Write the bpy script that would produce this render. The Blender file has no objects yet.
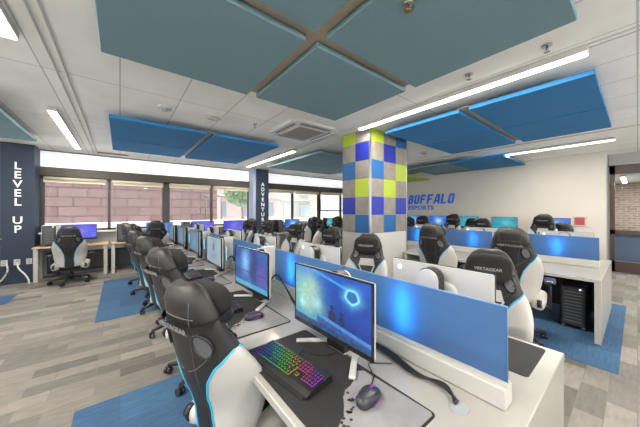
import bpy, bmesh, math, random
from mathutils import Vector, Matrix, Euler
random.seed(7)
PI = math.pi
C = bpy.context.scene.collection
S = bpy.context.scene

# ---------------------------------------------------------------- materials
MATS = {}
def mat(name, col=(.8, .8, .8), rough=.5, metal=0, emit=None, es=1, bump=0, bscale=60, var=0, vscale=8, coat=0, trans=0):
    if name in MATS: return MATS[name]
    m = bpy.data.materials.new(name); m.use_nodes = True
    nt = m.node_tree; b = nt.nodes['Principled BSDF']
    b.inputs['Base Color'].default_value = (*col, 1)
    b.inputs['Roughness'].default_value = rough
    b.inputs['Metallic'].default_value = metal
    b.inputs['Coat Weight'].default_value = coat
    if emit:
        b.inputs['Emission Color'].default_value = (*emit, 1)
        b.inputs['Emission Strength'].default_value = es
    tc = nt.nodes.new('ShaderNodeTexCoord')
    if var:
        n = nt.nodes.new('ShaderNodeTexNoise'); n.inputs['Scale'].default_value = vscale; n.inputs['Detail'].default_value = 3
        nt.links.new(tc.outputs['Object'], n.inputs['Vector'])
        r = nt.nodes.new('ShaderNodeValToRGB')
        r.color_ramp.elements[0].position = .3; r.color_ramp.elements[1].position = .7
        r.color_ramp.elements[0].color = (*[c * (1 - var) for c in col], 1)
        r.color_ramp.elements[1].color = (*[min(1, c * (1 + var)) for c in col], 1)
        nt.links.new(n.outputs['Fac'], r.inputs['Fac']); nt.links.new(r.outputs['Color'], b.inputs['Base Color'])
    if bump:
        n2 = nt.nodes.new('ShaderNodeTexNoise'); n2.inputs['Scale'].default_value = bscale; n2.inputs['Detail'].default_value = 4
        nt.links.new(tc.outputs['Object'], n2.inputs['Vector'])
        bp = nt.nodes.new('ShaderNodeBump'); bp.inputs['Strength'].default_value = bump; bp.inputs['Distance'].default_value = .01
        nt.links.new(n2.outputs['Fac'], bp.inputs['Height']); nt.links.new(bp.outputs['Normal'], b.inputs['Normal'])
    MATS[name] = m
    return m

def brick_mat(name, cols, mortar, bw, rh, ms, scale=1, rough=.8, offset=.5, axes='XY', noise=.15, bump=.0, emit=0, nscale=6, mottle=None):
    """tile / plank / brick pattern in object space"""
    if name in MATS: return MATS[name]
    m = bpy.data.materials.new(name); m.use_nodes = True
    nt = m.node_tree; L = nt.links.new; N = nt.nodes.new; b = nt.nodes['Principled BSDF']
    b.inputs['Roughness'].default_value = rough
    tc = N('ShaderNodeTexCoord'); sx = N('ShaderNodeSeparateXYZ'); cx = N('ShaderNodeCombineXYZ')
    L(tc.outputs['Object'], sx.inputs[0])
    L(sx.outputs[axes[0]], cx.inputs['X']); L(sx.outputs[axes[1]], cx.inputs['Y'])
    br = N('ShaderNodeTexBrick'); L(cx.outputs[0], br.inputs['Vector'])
    br.inputs['Scale'].default_value = scale; br.inputs['Brick Width'].default_value = bw
    br.inputs['Row Height'].default_value = rh; br.inputs['Mortar Size'].default_value = ms
    br.inputs['Mortar Smooth'].default_value = .1
    br.offset = offset
    br.inputs['Color1'].default_value = (0, 0, 0, 1); br.inputs['Color2'].default_value = (1, 1, 1, 1)
    br.inputs['Mortar'].default_value = (.5, .5, .5, 1)
    rp = N('ShaderNodeValToRGB'); rp.color_ramp.interpolation = 'LINEAR'
    e = rp.color_ramp.elements
    while len(e) < len(cols): e.new(.5)
    for i, c in enumerate(cols):
        e[i].position = i / max(1, len(cols) - 1); e[i].color = (*c, 1)
    L(br.outputs['Color'], rp.inputs['Fac'])
    no = N('ShaderNodeTexNoise'); no.inputs['Scale'].default_value = nscale; no.inputs['Detail'].default_value = 5
    if mottle:
        mp = N('ShaderNodeMapping'); mp.inputs['Scale'].default_value = mottle; L(tc.outputs['Object'], mp.inputs['Vector']); L(mp.outputs[0], no.inputs['Vector'])
    else: L(tc.outputs['Object'], no.inputs['Vector'])
    mr = N('ShaderNodeMapRange'); mr.inputs['From Min'].default_value = .3; mr.inputs['From Max'].default_value = .7
    mr.inputs['To Min'].default_value = 1 - noise; mr.inputs['To Max'].default_value = 1 + noise; L(no.outputs['Fac'], mr.inputs['Value'])
    vm = N('ShaderNodeVectorMath'); vm.operation = 'SCALE'; L(rp.outputs['Color'], vm.inputs[0]); L(mr.outputs[0], vm.inputs['Scale'])
    mx = N('ShaderNodeMix'); mx.data_type = 'RGBA'; L(br.outputs['Fac'], mx.inputs['Factor']); L(vm.outputs[0], mx.inputs[6])
    mx.inputs[7].default_value = (*mortar, 1)
    L(mx.outputs[2], b.inputs['Base Color'])
    if emit:
        L(mx.outputs[2], b.inputs['Emission Color']); b.inputs['Emission Strength'].default_value = emit
    if bump:
        bp = N('ShaderNodeBump'); bp.inputs['Strength'].default_value = bump; bp.inputs['Distance'].default_value = .01; bp.invert = True
        L(br.outputs['Fac'], bp.inputs['Height']); L(bp.outputs['Normal'], b.inputs['Normal'])
    MATS[name] = m
    return m

def emis(name, col, st):
    if name in MATS: return MATS[name]
    m = bpy.data.materials.new(name); m.use_nodes = True; nt = m.node_tree; nt.nodes.clear()
    e = nt.nodes.new('ShaderNodeEmission'); o = nt.nodes.new('ShaderNodeOutputMaterial')
    e.inputs[0].default_value = (*col, 1); e.inputs[1].default_value = st
    nt.links.new(e.outputs[0], o.inputs[0]); MATS[name] = m
    return m

def screen_mat():
    m = bpy.data.materials.new('lit_screen'); m.use_nodes = True; nt = m.node_tree
    b = nt.nodes['Principled BSDF']; a = nt.nodes.new('ShaderNodeVertexColor'); a.layer_name = 'Col'
    b.inputs['Base Color'].default_value = (.01, .01, .012, 1); b.inputs['Roughness'].default_value = .35
    nt.links.new(a.outputs['Color'], b.inputs['Emission Color']); b.inputs['Emission Strength'].default_value = .72
    return m
SCR = screen_mat()

def glass_mat():
    m = bpy.data.materials.new('window_glass'); m.use_nodes = True; nt = m.node_tree; nt.nodes.clear()
    t = nt.nodes.new('ShaderNodeBsdfTransparent'); g = nt.nodes.new('ShaderNodeBsdfGlossy'); g.inputs['Roughness'].default_value = .02
    f = nt.nodes.new('ShaderNodeFresnel'); f.inputs[0].default_value = 1.15; x = nt.nodes.new('ShaderNodeMixShader'); o = nt.nodes.new('ShaderNodeOutputMaterial')
    t.inputs[0].default_value = (.93, .95, .95, 1)
    nt.links.new(f.outputs[0], x.inputs[0]); nt.links.new(t.outputs[0], x.inputs[1]); nt.links.new(g.outputs[0], x.inputs[2]); nt.links.new(x.outputs[0], o.inputs[0])
    return m
GLASS = glass_mat()

def frosted_mat():
    m = bpy.data.materials.new('blue_frosted_acrylic'); m.use_nodes = True; nt = m.node_tree
    b = nt.nodes['Principled BSDF']; b.inputs['Base Color'].default_value = (.065, .105, .24, 1); b.inputs['Roughness'].default_value = .28
    tr = nt.nodes.new('ShaderNodeBsdfTranslucent'); tr.inputs[0].default_value = (.06, .24, .52, 1)
    x = nt.nodes.new('ShaderNodeMixShader'); x.inputs[0].default_value = .40
    o = nt.nodes['Material Output']
    nt.links.new(b.outputs[0], x.inputs[1]); nt.links.new(tr.outputs[0], x.inputs[2]); nt.links.new(x.outputs[0], o.inputs[0])
    return m
FROST = frosted_mat()

BLK = mat('black_leatherette', (.017, .0155, .014), .46, bump=.15, bscale=300)
WHT = mat('white_leatherette', (.50, .47, .43), .42, bump=.12, bscale=250)
CYN = mat('cyan_piping', (.02, .42, .72), .5)
PLA = mat('black_plastic', (.012, .012, .013), .35)
PLG = mat('glossy_black_plastic', (.02, .02, .022), .15)
VEL = mat('black_velour_pillow', (.014, .012, .011), .95, bump=.4, bscale=150)
GRYF = mat('light_grey_fabric', (.35, .35, .36), .8)
CHR = mat('brushed_metal', (.5, .5, .5), .35, 1)
MWH = mat('white_plastic', (.50, .485, .455), .35)
MWT = mat('warm_white_laminate', (.375, .36, .328), .24, var=.02, vscale=3)
RAIL = mat('white_metal_rail', (.47, .455, .425), .4)
WOOD = mat('pale_maple_laminate', (.62, .42, .22), .4, var=.12, vscale=5)
NAVY = mat('navy_paint', (.017, .029, .058), .55)
LET = mat('white_lettering', (.85, .86, .86), .5)
BLUL = mat('royal_blue_lettering', (.01, .10, .55), .45, emit=(.01, .10, .55), es=.15)
MAT_GREY = mat('grey_printed_cloth', (.24, .235, .245), .85, var=.06, vscale=20)
MAT_BLK = mat('black_mousepad_cloth', (.017, .016, .017), .8)
CYE = emis('cyan_light', (.03, .55, 1.0), 5)
WLOGO = emis('pale_blue_logo_light', (.45, .9, 1.0), 3)
LIT = emis('led_diffuser', (1.0, .95, .86), 7)

# ---------------------------------------------------------------- mesh helpers
def box(bm, c, s, rot=None, bev=0, seg=2, mi=0):
    M = Matrix.Translation(Vector(c))
    if rot: M = M @ Euler(rot).to_matrix().to_4x4()
    M = M @ Matrix.Diagonal((s[0], s[1], s[2], 1))
    r = bmesh.ops.create_cube(bm, size=1, matrix=M)
    vs = r['verts']
    fs = set(f for v in vs for f in v.link_faces)
    for f in fs: f.material_index = mi
    if bev:
        es = list(set(e for v in vs for e in v.link_edges))
        q = bmesh.ops.bevel(bm, geom=es, offset=bev, segments=seg, profile=.6, affect='EDGES')
        for f in q['faces']: f.material_index = mi; f.smooth = True
    return bm
def cyl(bm, p0, p1, r0, r1=None, n=16, mi=0):
    r1 = r0 if r1 is None else r1
    p0 = Vector(p0); p1 = Vector(p1); d = p1 - p0
    q = d.to_track_quat('Z', 'Y').to_matrix().to_4x4()
    M = Matrix.Translation((p0 + p1) / 2) @ q
    r = bmesh.ops.create_cone(bm, cap_ends=True, segments=n, radius1=r0, radius2=r1, depth=d.length, matrix=M)
    for f in set(f for v in r['verts'] for f in v.link_faces):
        f.material_index = mi; f.smooth = len(f.verts) == 4
    return bm
def tube(bm, pts, r, n=8, mi=0, closed=False):
    pts = [Vector(p) for p in pts]; rings = []
    m = len(pts); up = Vector((0, 0, 1))
    for i, p in enumerate(pts):
        a = pts[(i - 1) % m] if (closed or i > 0) else p
        b = pts[(i + 1) % m] if (closed or i < m - 1) else p
        t = (b - a).normalized()
        u = up if abs(t.dot(up)) < .95 else Vector((1, 0, 0))
        x = t.cross(u).normalized(); y = x.cross(t).normalized()
        rr = r[i] if isinstance(r, (list, tuple)) else r
        rings.append([bm.verts.new(p + x * rr * math.cos(2 * PI * k / n) + y * rr * math.sin(2 * PI * k / n)) for k in range(n)])
    for i in range(m if closed else m - 1):
        A = rings[i]; B = rings[(i + 1) % m]
        for k in range(n):
            f = bm.faces.new((A[k], A[(k + 1) % n], B[(k + 1) % n], B[k])); f.smooth = True; f.material_index = mi
    if not closed:
        for R, rev in ((rings[0], False), (rings[-1], True)):
            f = bm.faces.new(R[::-1] if not rev else R); f.material_index = mi
    return bm
def smoothpath(pts, k=6):
    P = [Vector(p) for p in pts]; out = []
    for i in range(len(P) - 1):
        a = P[max(i - 1, 0)]; b = P[i]; c = P[i + 1]; d = P[min(i + 2, len(P) - 1)]
        for j in range(k):
            t = j / k
            out.append(.5 * ((2 * b) + (-a + c) * t + (2 * a - 5 * b + 4 * c - d) * t * t + (-a + 3 * b - 3 * c + d) * t ** 3))
    out.append(P[-1]); return out
def prism(bm, poly, z0, z1, mi=0, axis='Z'):
    def P(a, b, h):
        return {'Z': (a, b, h), 'X': (h, a, b), 'Y': (a, h, b)}[axis]
    A = [bm.verts.new(P(x, y, z0)) for x, y in poly]; B = [bm.verts.new(P(x, y, z1)) for x, y in poly]
    n = len(poly)
    fs = [bm.faces.new(A[::-1]), bm.faces.new(B)]
    for i in range(n): fs.append(bm.faces.new((A[i], A[(i + 1) % n], B[(i + 1) % n], B[i])))
    for f in fs: f.material_index = mi
    return bm
def rrect(w, h, r, k=4, cx=0, cy=0):
    o = []
    for sx, sy, a0 in ((1, 1, 0), (-1, 1, PI / 2), (-1, -1, PI), (1, -1, 1.5 * PI)):
        for j in range(k + 1):
            a = a0 + PI / 2 * j / k
            o.append((cx + sx * (w / 2 - r) + r * math.cos(a), cy + sy * (h / 2 - r) + r * math.sin(a)))
    return o
def pillow(bm, c, s, p=2.6, nu=18, nv=12, rot=None, mi=0):
    M = Matrix.Translation(Vector(c))
    if rot: M = M @ Euler(rot).to_matrix().to_4x4()
    sp = lambda x, e: math.copysign(abs(x) ** e, x)
    e = 2 / p; rows = []
    for j in range(nv + 1):
        ph = -PI / 2 + PI * j / nv; row = []
        for i in range(nu):
            th = 2 * PI * i / nu
            v = Vector((s[0] * sp(math.cos(ph), e) * sp(math.cos(th), e), s[1] * sp(math.cos(ph), e) * sp(math.sin(th), e), s[2] * sp(math.sin(ph), e)))
            row.append(M @ v)
        rows.append(row)
    b = bm.verts.new(rows[0][0]); t = bm.verts.new(rows[-1][0])
    R = [[bm.verts.new(v) for v in r] for r in rows[1:-1]]
    for i in range(nu):
        j = (i + 1) % nu
        fs = [bm.faces.new((b, R[0][j], R[0][i])), bm.faces.new((t, R[-1][i], R[-1][j]))]
        for k in range(len(R) - 1): fs.append(bm.faces.new((R[k][i], R[k][j], R[k + 1][j], R[k + 1][i])))
        for f in fs: f.smooth = True; f.material_index = mi
    return bm
def obj(name, bm, m, parent=None, loc=None, rot=None, recalc=True):
    if recalc: bmesh.ops.recalc_face_normals(bm, faces=bm.faces)
    me = bpy.data.meshes.new(name); bm.to_mesh(me); bm.free()
    for x in (m if isinstance(m, (list, tuple)) else [m]): me.materials.append(x)
    o = bpy.data.objects.new(name, me); C.objects.link(o)
    if loc: o.location = loc
    if rot: o.rotation_euler = rot
    if parent: o.parent = parent
    return o
def B(): return bmesh.new()
def tag(o, label, cat, group=None, kind=None):
    if label: o['label'] = label
    if cat: o['category'] = cat
    if group: o['group'] = group
    if kind: o['kind'] = kind
    return o
def thing(name, label, cat, loc=(0, 0, 0), rz=0, group=None):
    o = bpy.data.objects.new(name, None); o.empty_display_size = .1; C.objects.link(o)
    o.location = loc; o.rotation_euler = (0, 0, rz)
    return tag(o, label, cat, group)
def struct(name, bm, m, parent=None):
    o = obj(name, bm, m, parent)
    if not parent: o['kind'] = 'structure'
    return o
def kids(o): return [c for c in C.objects if c.parent == o]
KC = {}
def dup(root, loc, rz, label=None, group=None):
    r = root.copy(); C.objects.link(r); r.location = loc; r.rotation_euler = (0, 0, rz)
    if label: r['label'] = label
    if group: r['group'] = group
    def rec(src, dst):
        for ch in KC.setdefault(src.name, list(src.children)):
            c = ch.copy(); C.objects.link(c); c.parent = dst; rec(ch, c)
    rec(root, r)
    return r
def text(name, s, size, m, loc, rot, parent=None, shear=0, bold=0, sx=1, depth=.003, align='CENTER', spacing=1.0):
    cu = bpy.data.curves.new(name, 'FONT'); cu.body = s; cu.size = size; cu.shear = shear; cu.offset = bold; cu.extrude = depth
    cu.align_x = align; cu.align_y = 'CENTER'; cu.space_character = spacing
    t = bpy.data.objects.new('t', cu); C.objects.link(t); bpy.context.view_layer.update()
    me = bpy.data.meshes.new_from_object(t); bpy.data.objects.remove(t)
    me.transform(Matrix.Diagonal((sx, 1, 1, 1))); me.materials.clear(); me.materials.append(m)
    o = bpy.data.objects.new(name, me); C.objects.link(o); o.location = loc; o.rotation_euler = rot
    if parent: o.parent = parent
    return o

# ---------------------------------------------------------------- room shell
H = 2.92; WX = 9.0; WY = 8.5; XL = -5.5; YB = -4.0
carpet = brick_mat('grey_carpet_planks', [(.105, .098, .088), (.235, .216, .19), (.14, .13, .118), (.26, .24, .212), (.185, .17, .152)], (.16, .148, .133), .46, .155, .003, axes='XY', rough=.95, noise=.14, nscale=3, mottle=(2.5, 10, 1), offset=.37)
carpet_b = brick_mat('blue_carpet_planks', [(.03, .08, .165), (.042, .11, .21), (.035, .09, .18)], (.033, .085, .18), .92, .46, .002, axes='XY', rough=.95, noise=.2, nscale=4, mottle=(1.5, 14, 1))
bm = B(); box(bm, ((XL + 14) / 2, (YB + WY) / 2, -.05), (14 - XL, WY - YB + .4, .1)); struct('floor', bm, carpet)
for i, (x0, y0, x1, y1) in enumerate([(-.27, .08, 1.95, 2.65), (-.27, 4.57, 4.9, 7.14), (3.62, .11, 6.3, 4.1), (-4.5, 6.4, -1.45, 7.0)]):
    bm = B(); box(bm, ((x0 + x1) / 2, (y0 + y1) / 2, .001), (x1 - x0, y1 - y0, .004)); o = struct('floor_%d' % (i + 2), bm, carpet_b)

ceil_m = brick_mat('ceiling_tiles', [(.84, .82, .785), (.90, .88, .845), (.87, .85, .815)], (.5, .49, .47), 1.8, .6, .006, axes='YX', rough=.9, noise=.05, offset=0, nscale=2)
bm = B(); box(bm, ((XL + 14) / 2, (YB + WY) / 2, H + .05), (14 - XL, WY - YB + .4, .1)); struct('ceiling', bm, ceil_m)
trk = mat('ceiling_track_grey', (.45, .44, .43), .5)
for i, (x, y0, y1) in enumerate([(-.46, YB, WY), (3.1, YB, WY), (6.62, YB, WY)]):
    bm = B()
    box(bm, (x - .035, (y0 + y1) / 2, H - .004), (.012, y1 - y0, .008)); box(bm, (x + .035, (y0 + y1) / 2, H - .004), (.012, y1 - y0, .008)); struct('trim_%d' % (i + 1), bm, trk)

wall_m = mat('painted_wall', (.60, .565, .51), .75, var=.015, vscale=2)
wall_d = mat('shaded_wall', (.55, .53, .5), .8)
bm = B(); box(bm, (WX + .1, (.47 + WY + .2) / 2, H / 2), (.2, WY + .2 - .47, H)); struct('wall_right', bm, wall_m)
bm = B(); box(bm, (XL - .1, (YB + WY) / 2, .3), (.2, WY - YB, .6)); box(bm, (XL - .1, (YB + WY) / 2, 2.84), (.2, WY - YB, .16))
for k in range(6): box(bm, (XL - .1, YB + .1 + k * 2.46, H / 2), (.2, .2, H - .01))
struct('wall_left', bm, wall_m)
for k in range(5):  # unseen windows, added so daylight reaches the ceiling from the left
    bm = B(); box(bm, (XL - .1, YB + 1.33 + k * 2.46, .63), (.1, 2.26, .06)); w = struct('window_%d' % (30 + k), bm, wall_m)
    bm = B(); box(bm, (XL - .1, YB + 1.33 + k * 2.46, 1.7), (.008, 2.26, 2.1)); struct('window_pane', bm, GLASS, w)
bm = B(); box(bm, ((XL + 14) / 2, YB - .1, .3), (14 - XL, .2, .6))
for k in range(9): box(bm, (XL + .1 + k * 2.4, YB - .1, H / 2), (.18, .2, H - .01))
struct('wall_back', bm, wall_m)
for k in range(8):  # windows behind the camera, added to let in more daylight
    bm = B(); box(bm, (XL + 1.3 + k * 2.4, YB - .1, 2.88), (2.2, .1, .07)); box(bm, (XL + 1.3 + k * 2.4, YB - .1, .63), (2.2, .1, .06)); w = struct('window_%d' % (20 + k), bm, wall_m)
    bm = B(); box(bm, (XL + 1.3 + k * 2.4, YB - .1, 1.75), (2.2, .008, 2.2)); struct('window_pane', bm, GLASS, w)

# window wall: sill wall, header, bright clerestory band, mullions
BRZ = mat('dark_bronze_frame', (.05, .042, .038), .4)
HDR = mat('brown_header', (.065, .05, .04), .5)
SHADE = mat('cream_roller_shade', (.72, .66, .5), .7)
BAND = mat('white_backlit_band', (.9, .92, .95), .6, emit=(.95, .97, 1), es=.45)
SILL = mat('white_sill', (.75, .76, .78), .4)
bm = B(); box(bm, ((XL + WX) / 2, WY + .12, .49), (WX - XL, .24, .98)); struct('wall_far', bm, mat('grey_sill_wall', (.50, .50, .52), .7))
bm = B(); box(bm, ((XL + WX) / 2, WY + .1, 2.72), (WX - XL, .2, .40))
o = struct('wall_far_upper', bm, BAND)
bm = B(); box(bm, ((XL + WX) / 2, WY + .04, 2.42), (WX - XL, .28, .2)); struct('trim_4', bm, HDR)
bm = B(); box(bm, ((XL + WX) / 2, WY - .02, 1.0), (WX - XL, .3, .04), bev=.008); struct('trim_5', bm, SILL)
bm = B(); box(bm, ((XL + WX) / 2, WY - .02, 2.905), (WX - XL, .06, .03)); struct('trim_6', bm, mat('grey_reveal', (.25, .25, .25), .6))
xs = [-5.4, -4.0, -2.75, -1.45, -.22, 1.05, 2.31, 3.6, 4.06, 5.38, 6.72, 8.0, 8.95]
thick = {-1.45: .16, 1.05: .18, 3.6: .14, 6.72: .14, -5.4: .1, 8.95: .1, 4.06: .05}
wn = 0
for i in range(len(xs) - 1):
    if xs[i] == 3.6: continue
    wn += 1
    a, b = xs[i], xs[i + 1]
    bm = B()
    ta, tb = thick.get(a, .06), thick.get(b, .06)
    box(bm, (a + ta / 4, WY + .06, 1.66), (ta / 2, .1, 1.32)); box(bm, (b - tb / 4, WY + .06, 1.66), (tb / 2, .1, 1.32))
    box(bm, ((a + b) / 2, WY + .06, 1.04), (b - a, .1, .05)); box(bm, ((a + b) / 2, WY + .06, 2.3), (b - a, .1, .04))
    if a > 6.5: box(bm, ((a + b) / 2, WY + .06, 1.5), (b - a, .1, .05))
    w = struct('window_%d' % wn, bm, BRZ)
    bm = B(); box(bm, ((a + b) / 2, WY + .08, 1.66), (b - a - .02, .008, 1.3)); struct('window_pane', bm, GLASS, w)
    bm = B(); cyl(bm, (a + ta / 2 + .02, WY - .05, 2.27), (b - tb / 2 - .02, WY - .05, 2.27), .035)
    box(bm, ((a + b) / 2, WY - .02, 2.24), (b - a - ta / 2 - tb / 2 - .03, .006, .12)); struct('roller_shade', bm, SHADE, w)

# radiator cabinets under the windows
RAD = mat('dark_convector', (.03, .03, .035), .5)
for i, (a, b) in enumerate([(-1.3, .95), (1.15, 3.4)]):
    t = thing('convector_cabinet', 'long dark convector cabinet under the window sill ' + ('beside the left navy column' if i == 0 else 'between the thick mullion and second navy column'), 'radiator', ((a + b) / 2, WY - .1, 0))
    bm = B(); box(bm, (0, 0, .31), (b - a, .16, .46), bev=.01); obj('body', bm, RAD, t)
    bm = B()
    for k in range(12): box(bm, (0, -.084, .15 + k * .03), (b - a - .1, .008, .008))
    obj('grille', bm, mat('grille_grey', (.10, .10, .11), .4), t)
    bm = B()
    for sx in (-1, 1): box(bm, (sx * (b - a) / 2.3, 0, .04), (.06, .12, .08))
    obj('foot', bm, RAD, t)

# navy columns with vertical lettering
def column(x0, x1, word, z0, dz, label, lsize):
    t = thing('square_column', label, 'column', ((x0 + x1) / 2, 8.25, 0))
    bm = B(); box(bm, (0, 0, H / 2 - .001), (x1 - x0, .5, H - .004)); obj('shaft', bm, NAVY, t)
    bm = B(); box(bm, (-(x1 - x0) / 2 - .045, .02, H / 2 - .001), (.09, .4, H - .004)); obj('lighter_side', bm, mat('pale_blue_side', (.35, .42, .55), .5), t)  # left side face of the column, a paler blue slab
    if word:
        for k, ch in enumerate(word):
            if ch == ' ': continue
            text('letter', ch, lsize, LET, (0, -.254, z0 - dz * k), (PI / 2, 0, 0), t, bold=.004)
column(-1.90, -1.43, 'LEVEL UP', 2.44, .188, 'navy column with white vertical lettering LEVEL UP', .21)
column(3.62, 4.06, 'ADVENTURE', 2.40, .172, 'navy column with white vertical lettering ADVENTURE', .17)

# power outlets and cable on the left column
t = thing('outlet_strip', 'three white outlet boxes low on the navy LEVEL UP column', 'power outlet', (-1.72, 7.995, .45))
for k in range(3):
    bm = B(); box(bm, (-.12 + k * .17, -.012, 0), (.09, .024, .12), bev=.006); pt = obj('outlet_plate', bm, MWH, t)
    for dz in (-.025, .025): bm = B(); box(bm, (-.12 + k * .17, -.025, dz), (.03, .004, .022)); obj('socket', bm, mat('outlet_grey', (.3, .3, .3), .4), pt)
bm = B(); tube(bm, smoothpath([(-1.80, 7.95, .43), (-1.78, 7.9, .3), (-1.86, 7.9, .12), (-2.0, 7.9, .02)]), .014); tube(bm, smoothpath([(-1.66, 7.95, .43), (-1.62, 7.86, .33), (-1.52, 7.8, .2), (-1.47, 7.76, .1), (-1.46, 7.74, .02)]), .014)
tag(obj('power_cable', bm, mat('grey_white_cable', (.6, .6, .58), .5)), 'thick pale power cables looping from the outlets on the LEVEL UP column', 'cable')

# checkered pillar
PX0, PY0, PX1, PY1 = 3.3, 2.8, 4.36, 3.46
pil = thing('checkered_pillar', 'square pillar clad in blue, lime and grey checkered tiles', 'pillar', (PX0, PY0, 0))
bm = B(); box(bm, ((PX1 - PX0) / 2, (PY1 - PY0) / 2, H / 2 - .001), (PX1 - PX0 - .02, PY1 - PY0 - .02, H - .004)); obj('core', bm, wall_m, pil)
tb = mat('tile_royal_blue', (.006, .018, .26), .5); tt = mat('tile_teal_blue', (.006, .085, .26), .5); tg = mat('tile_lime', (.32, .41, .02), .5)
te = mat('tile_grey_wood', (.205, .185, .16), .7, var=.12, vscale=9)
MI = {'e': 0, 'b': 1, 't': 2, 'g': 3}
rows = ['gegt', 'ebebe', 'teteg', 'egege', 'bebeb', 'etete']
rows = ['ge' + 'get', 'eb' + 'ebe', 'te' + 'teg', 'eg' + 'ege', 'be' + 'beb', 'et' + 'ete']
bm = B(); th = .315; zb = 1.13
bf = B()
for r, row in enumerate(rows):
    z1 = min(zb + th * (6 - r), H - .005); z0 = zb + th * (5 - r)
    w = (PY1 - PY0) / 2
    for k in range(2):   # left face (x = 0): from back to front
        y = (PY1 - PY0) - w * (k + .5)
        box(bm, (-.004, y, (z0 + z1) / 2), (.016, w - .003, z1 - z0 - .003), mi=MI[row[k]])
    w2 = (PX1 - PX0) / 3
    for k in range(3):
        box(bm, (w2 * (k + .5), -.004, (z0 + z1) / 2), (w2 - .003, .016, z1 - z0 - .003), mi=MI[row[2 + k]])
        box(bm, (w2 * (k + .5), PY1 - PY0 + .004, (z0 + z1) / 2), (w2 - .003, .016, z1 - z0 - .003), mi=MI[row[2 + k]])
obj('tile_cladding', bm, [te, tb, tt, tg], pil)
bm = B(); box(bm, (.0, .0, H / 2), (.03, .03, H - .01)); box(bm, (PX1 - PX0, 0, H / 2), (.025, .025, H - .01)); obj('corner_strip', bm, CHR, pil)
bm = B(); box(bm, ((PX1 - PX0) / 2, (PY1 - PY0) / 2, .565), (PX1 - PX0 + .012, PY1 - PY0 + .012, 1.125)); obj('base_panel', bm, mat('pillar_base_white', (.50, .48, .45), .5), pil)

# ---------------------------------------------------------------- ceiling: clouds, lights, fittings
GRC = mat('slate_felt', (.165, .265, .30), .95, var=.03, vscale=40); BLC = mat('azure_felt', (.028, .175, .40), .95, var=.03, vscale=40); GNC = mat('lime_felt', (.35, .45, .05), .95)
TAN = mat('tan_rail', (.45, .37, .28), .6)
DZ = 1.26; CZ = 1.53 + DZ
def cloud(x0, x1, y0, y1, mx, my, gx, gy, m, label, z=CZ):
    t = thing('ceiling_cloud', label, 'ceiling panel', ((x0 + x1) / 2, (y0 + y1) / 2, z), group=None)
    cx, cy = (x0 + x1) / 2, (y0 + y1) / 2
    for (a, b) in ((x0, mx - gx / 2), (mx + gx / 2, x1)):
        for (c, d) in ((y0, my - gy / 2), (my + gy / 2, y1)):
            bm = B(); box(bm, ((a + b) / 2 - cx, (c + d) / 2 - cy, .025), (b - a, d - c, .05), bev=.004, seg=1); obj('felt_panel', bm, m, t)
    bm = B()
    box(bm, (mx - cx, 0, .058), (.13, y1 - y0 - .02, .012)); box(bm, (0, my - cy, .0595), (x1 - x0 - .02, .13, .012))
    obj('support_rail', bm, TAN, t)
    bm = B()
    for a in (x0 + .4, x1 - .4):
        for c in (y0 + .4, y1 - .4): cyl(bm, (a - cx, c - cy, .04), (a - cx, c - cy, H - z), .006, n=6)
    obj('hanger_wire', bm, CHR, t)
cloud(-.12, 2.38, .25, 2.66, 1.14, 1.48, .11, .11, GRC, 'large slate grey four-panel ceiling cloud nearest the camera, overhead')
cloud(3.44, 5.87, .245, 2.60, 4.66, 1.38, .03, .12, BLC, 'blue four-panel ceiling cloud over the right desk island')
cloud(-.12, 2.5, 4.47, 6.85, 1.19, 5.75, .11, .035, BLC, 'blue four-panel ceiling cloud far left near the windows')
cloud(3.44, 5.87, 4.40, 6.85, 4.66, 5.75, .012, .012, GRC, 'slate grey ceiling cloud beyond the air vent near the ADVENTURE column')
cloud(-3.62, -1.2, 4.47, 6.9, -2.4, 5.7, .06, .012, GRC, 'slate grey ceiling cloud cut by the left edge above the LEVEL UP column')
cloud(7.0, 8.9, 1.95, 3.2, 7.95, 2.58, .012, .012, BLC, 'small blue ceiling cloud against the white wall')
cloud(7.0, 8.9, 3.25, 4.5, 7.95, 3.9, .012, .012, GRC, 'small grey ceiling cloud between the blue and lime ones along the white wall')
cloud(7.2, 8.9, 4.75, 6.2, 8.0, 5.5, .012, .012, GNC, 'lime green ceiling cloud over the blue wall lettering', z=2.62)

def strip(x, y0, y1, z, label, watts):
    t = thing('linear_light', label, 'light', (x, (y0 + y1) / 2, z))
    Lh = y1 - y0
    bm = B(); box(bm, (0, 0, .03), (.10, Lh, .05), bev=.004, seg=1); obj('housing', bm, MWH, t)
    bm = B(); box(bm, (0, 0, 0), (.085, Lh - .01, .014), bev=.004, seg=1); obj('diffuser', bm, LIT, t)
    la = bpy.data.lights.new('strip_lamp', 'AREA'); la.shape = 'RECTANGLE'; la.size = .06; la.size_y = Lh - .03; la.energy = watts; la.color = (1, .93, .83)
    lo = bpy.data.objects.new('strip_lamp', la); C.objects.link(lo); lo.parent = t; lo.location = (0, 0, -.01)
SW = 62
strip(3.11, .26, 2.86, 2.86, 'long bright linear light between the grey and blue clouds, ending at the checkered pillar', SW)
strip(7.35, .26, 2.75, 2.86, 'linear light beyond the right blue cloud, nearest the white wall', SW)
strip(3.1, 4.85, 7.5, 2.86, 'linear light pointing at the ADVENTURE column', SW)
strip(-.72, 4.9, 7.6, 2.86, 'linear light beside the far left blue cloud', SW)
strip(-.67, .3, 3.02, 2.86, 'linear light cut by the upper left corner of the picture', SW)
for (x, y, q) in ((-3.5, 1.6, 'on the far left side of the room'), (1.2, -2.0, 'behind the photographer'), (6.0, -2.0, 'by the glass doors'), (-3.5, -2, 'in the back left corner of the room')):
    strip(x, y - 1.2, y + 1.2, 2.86, 'linear ceiling light outside the picture ' + q, 80)

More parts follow.
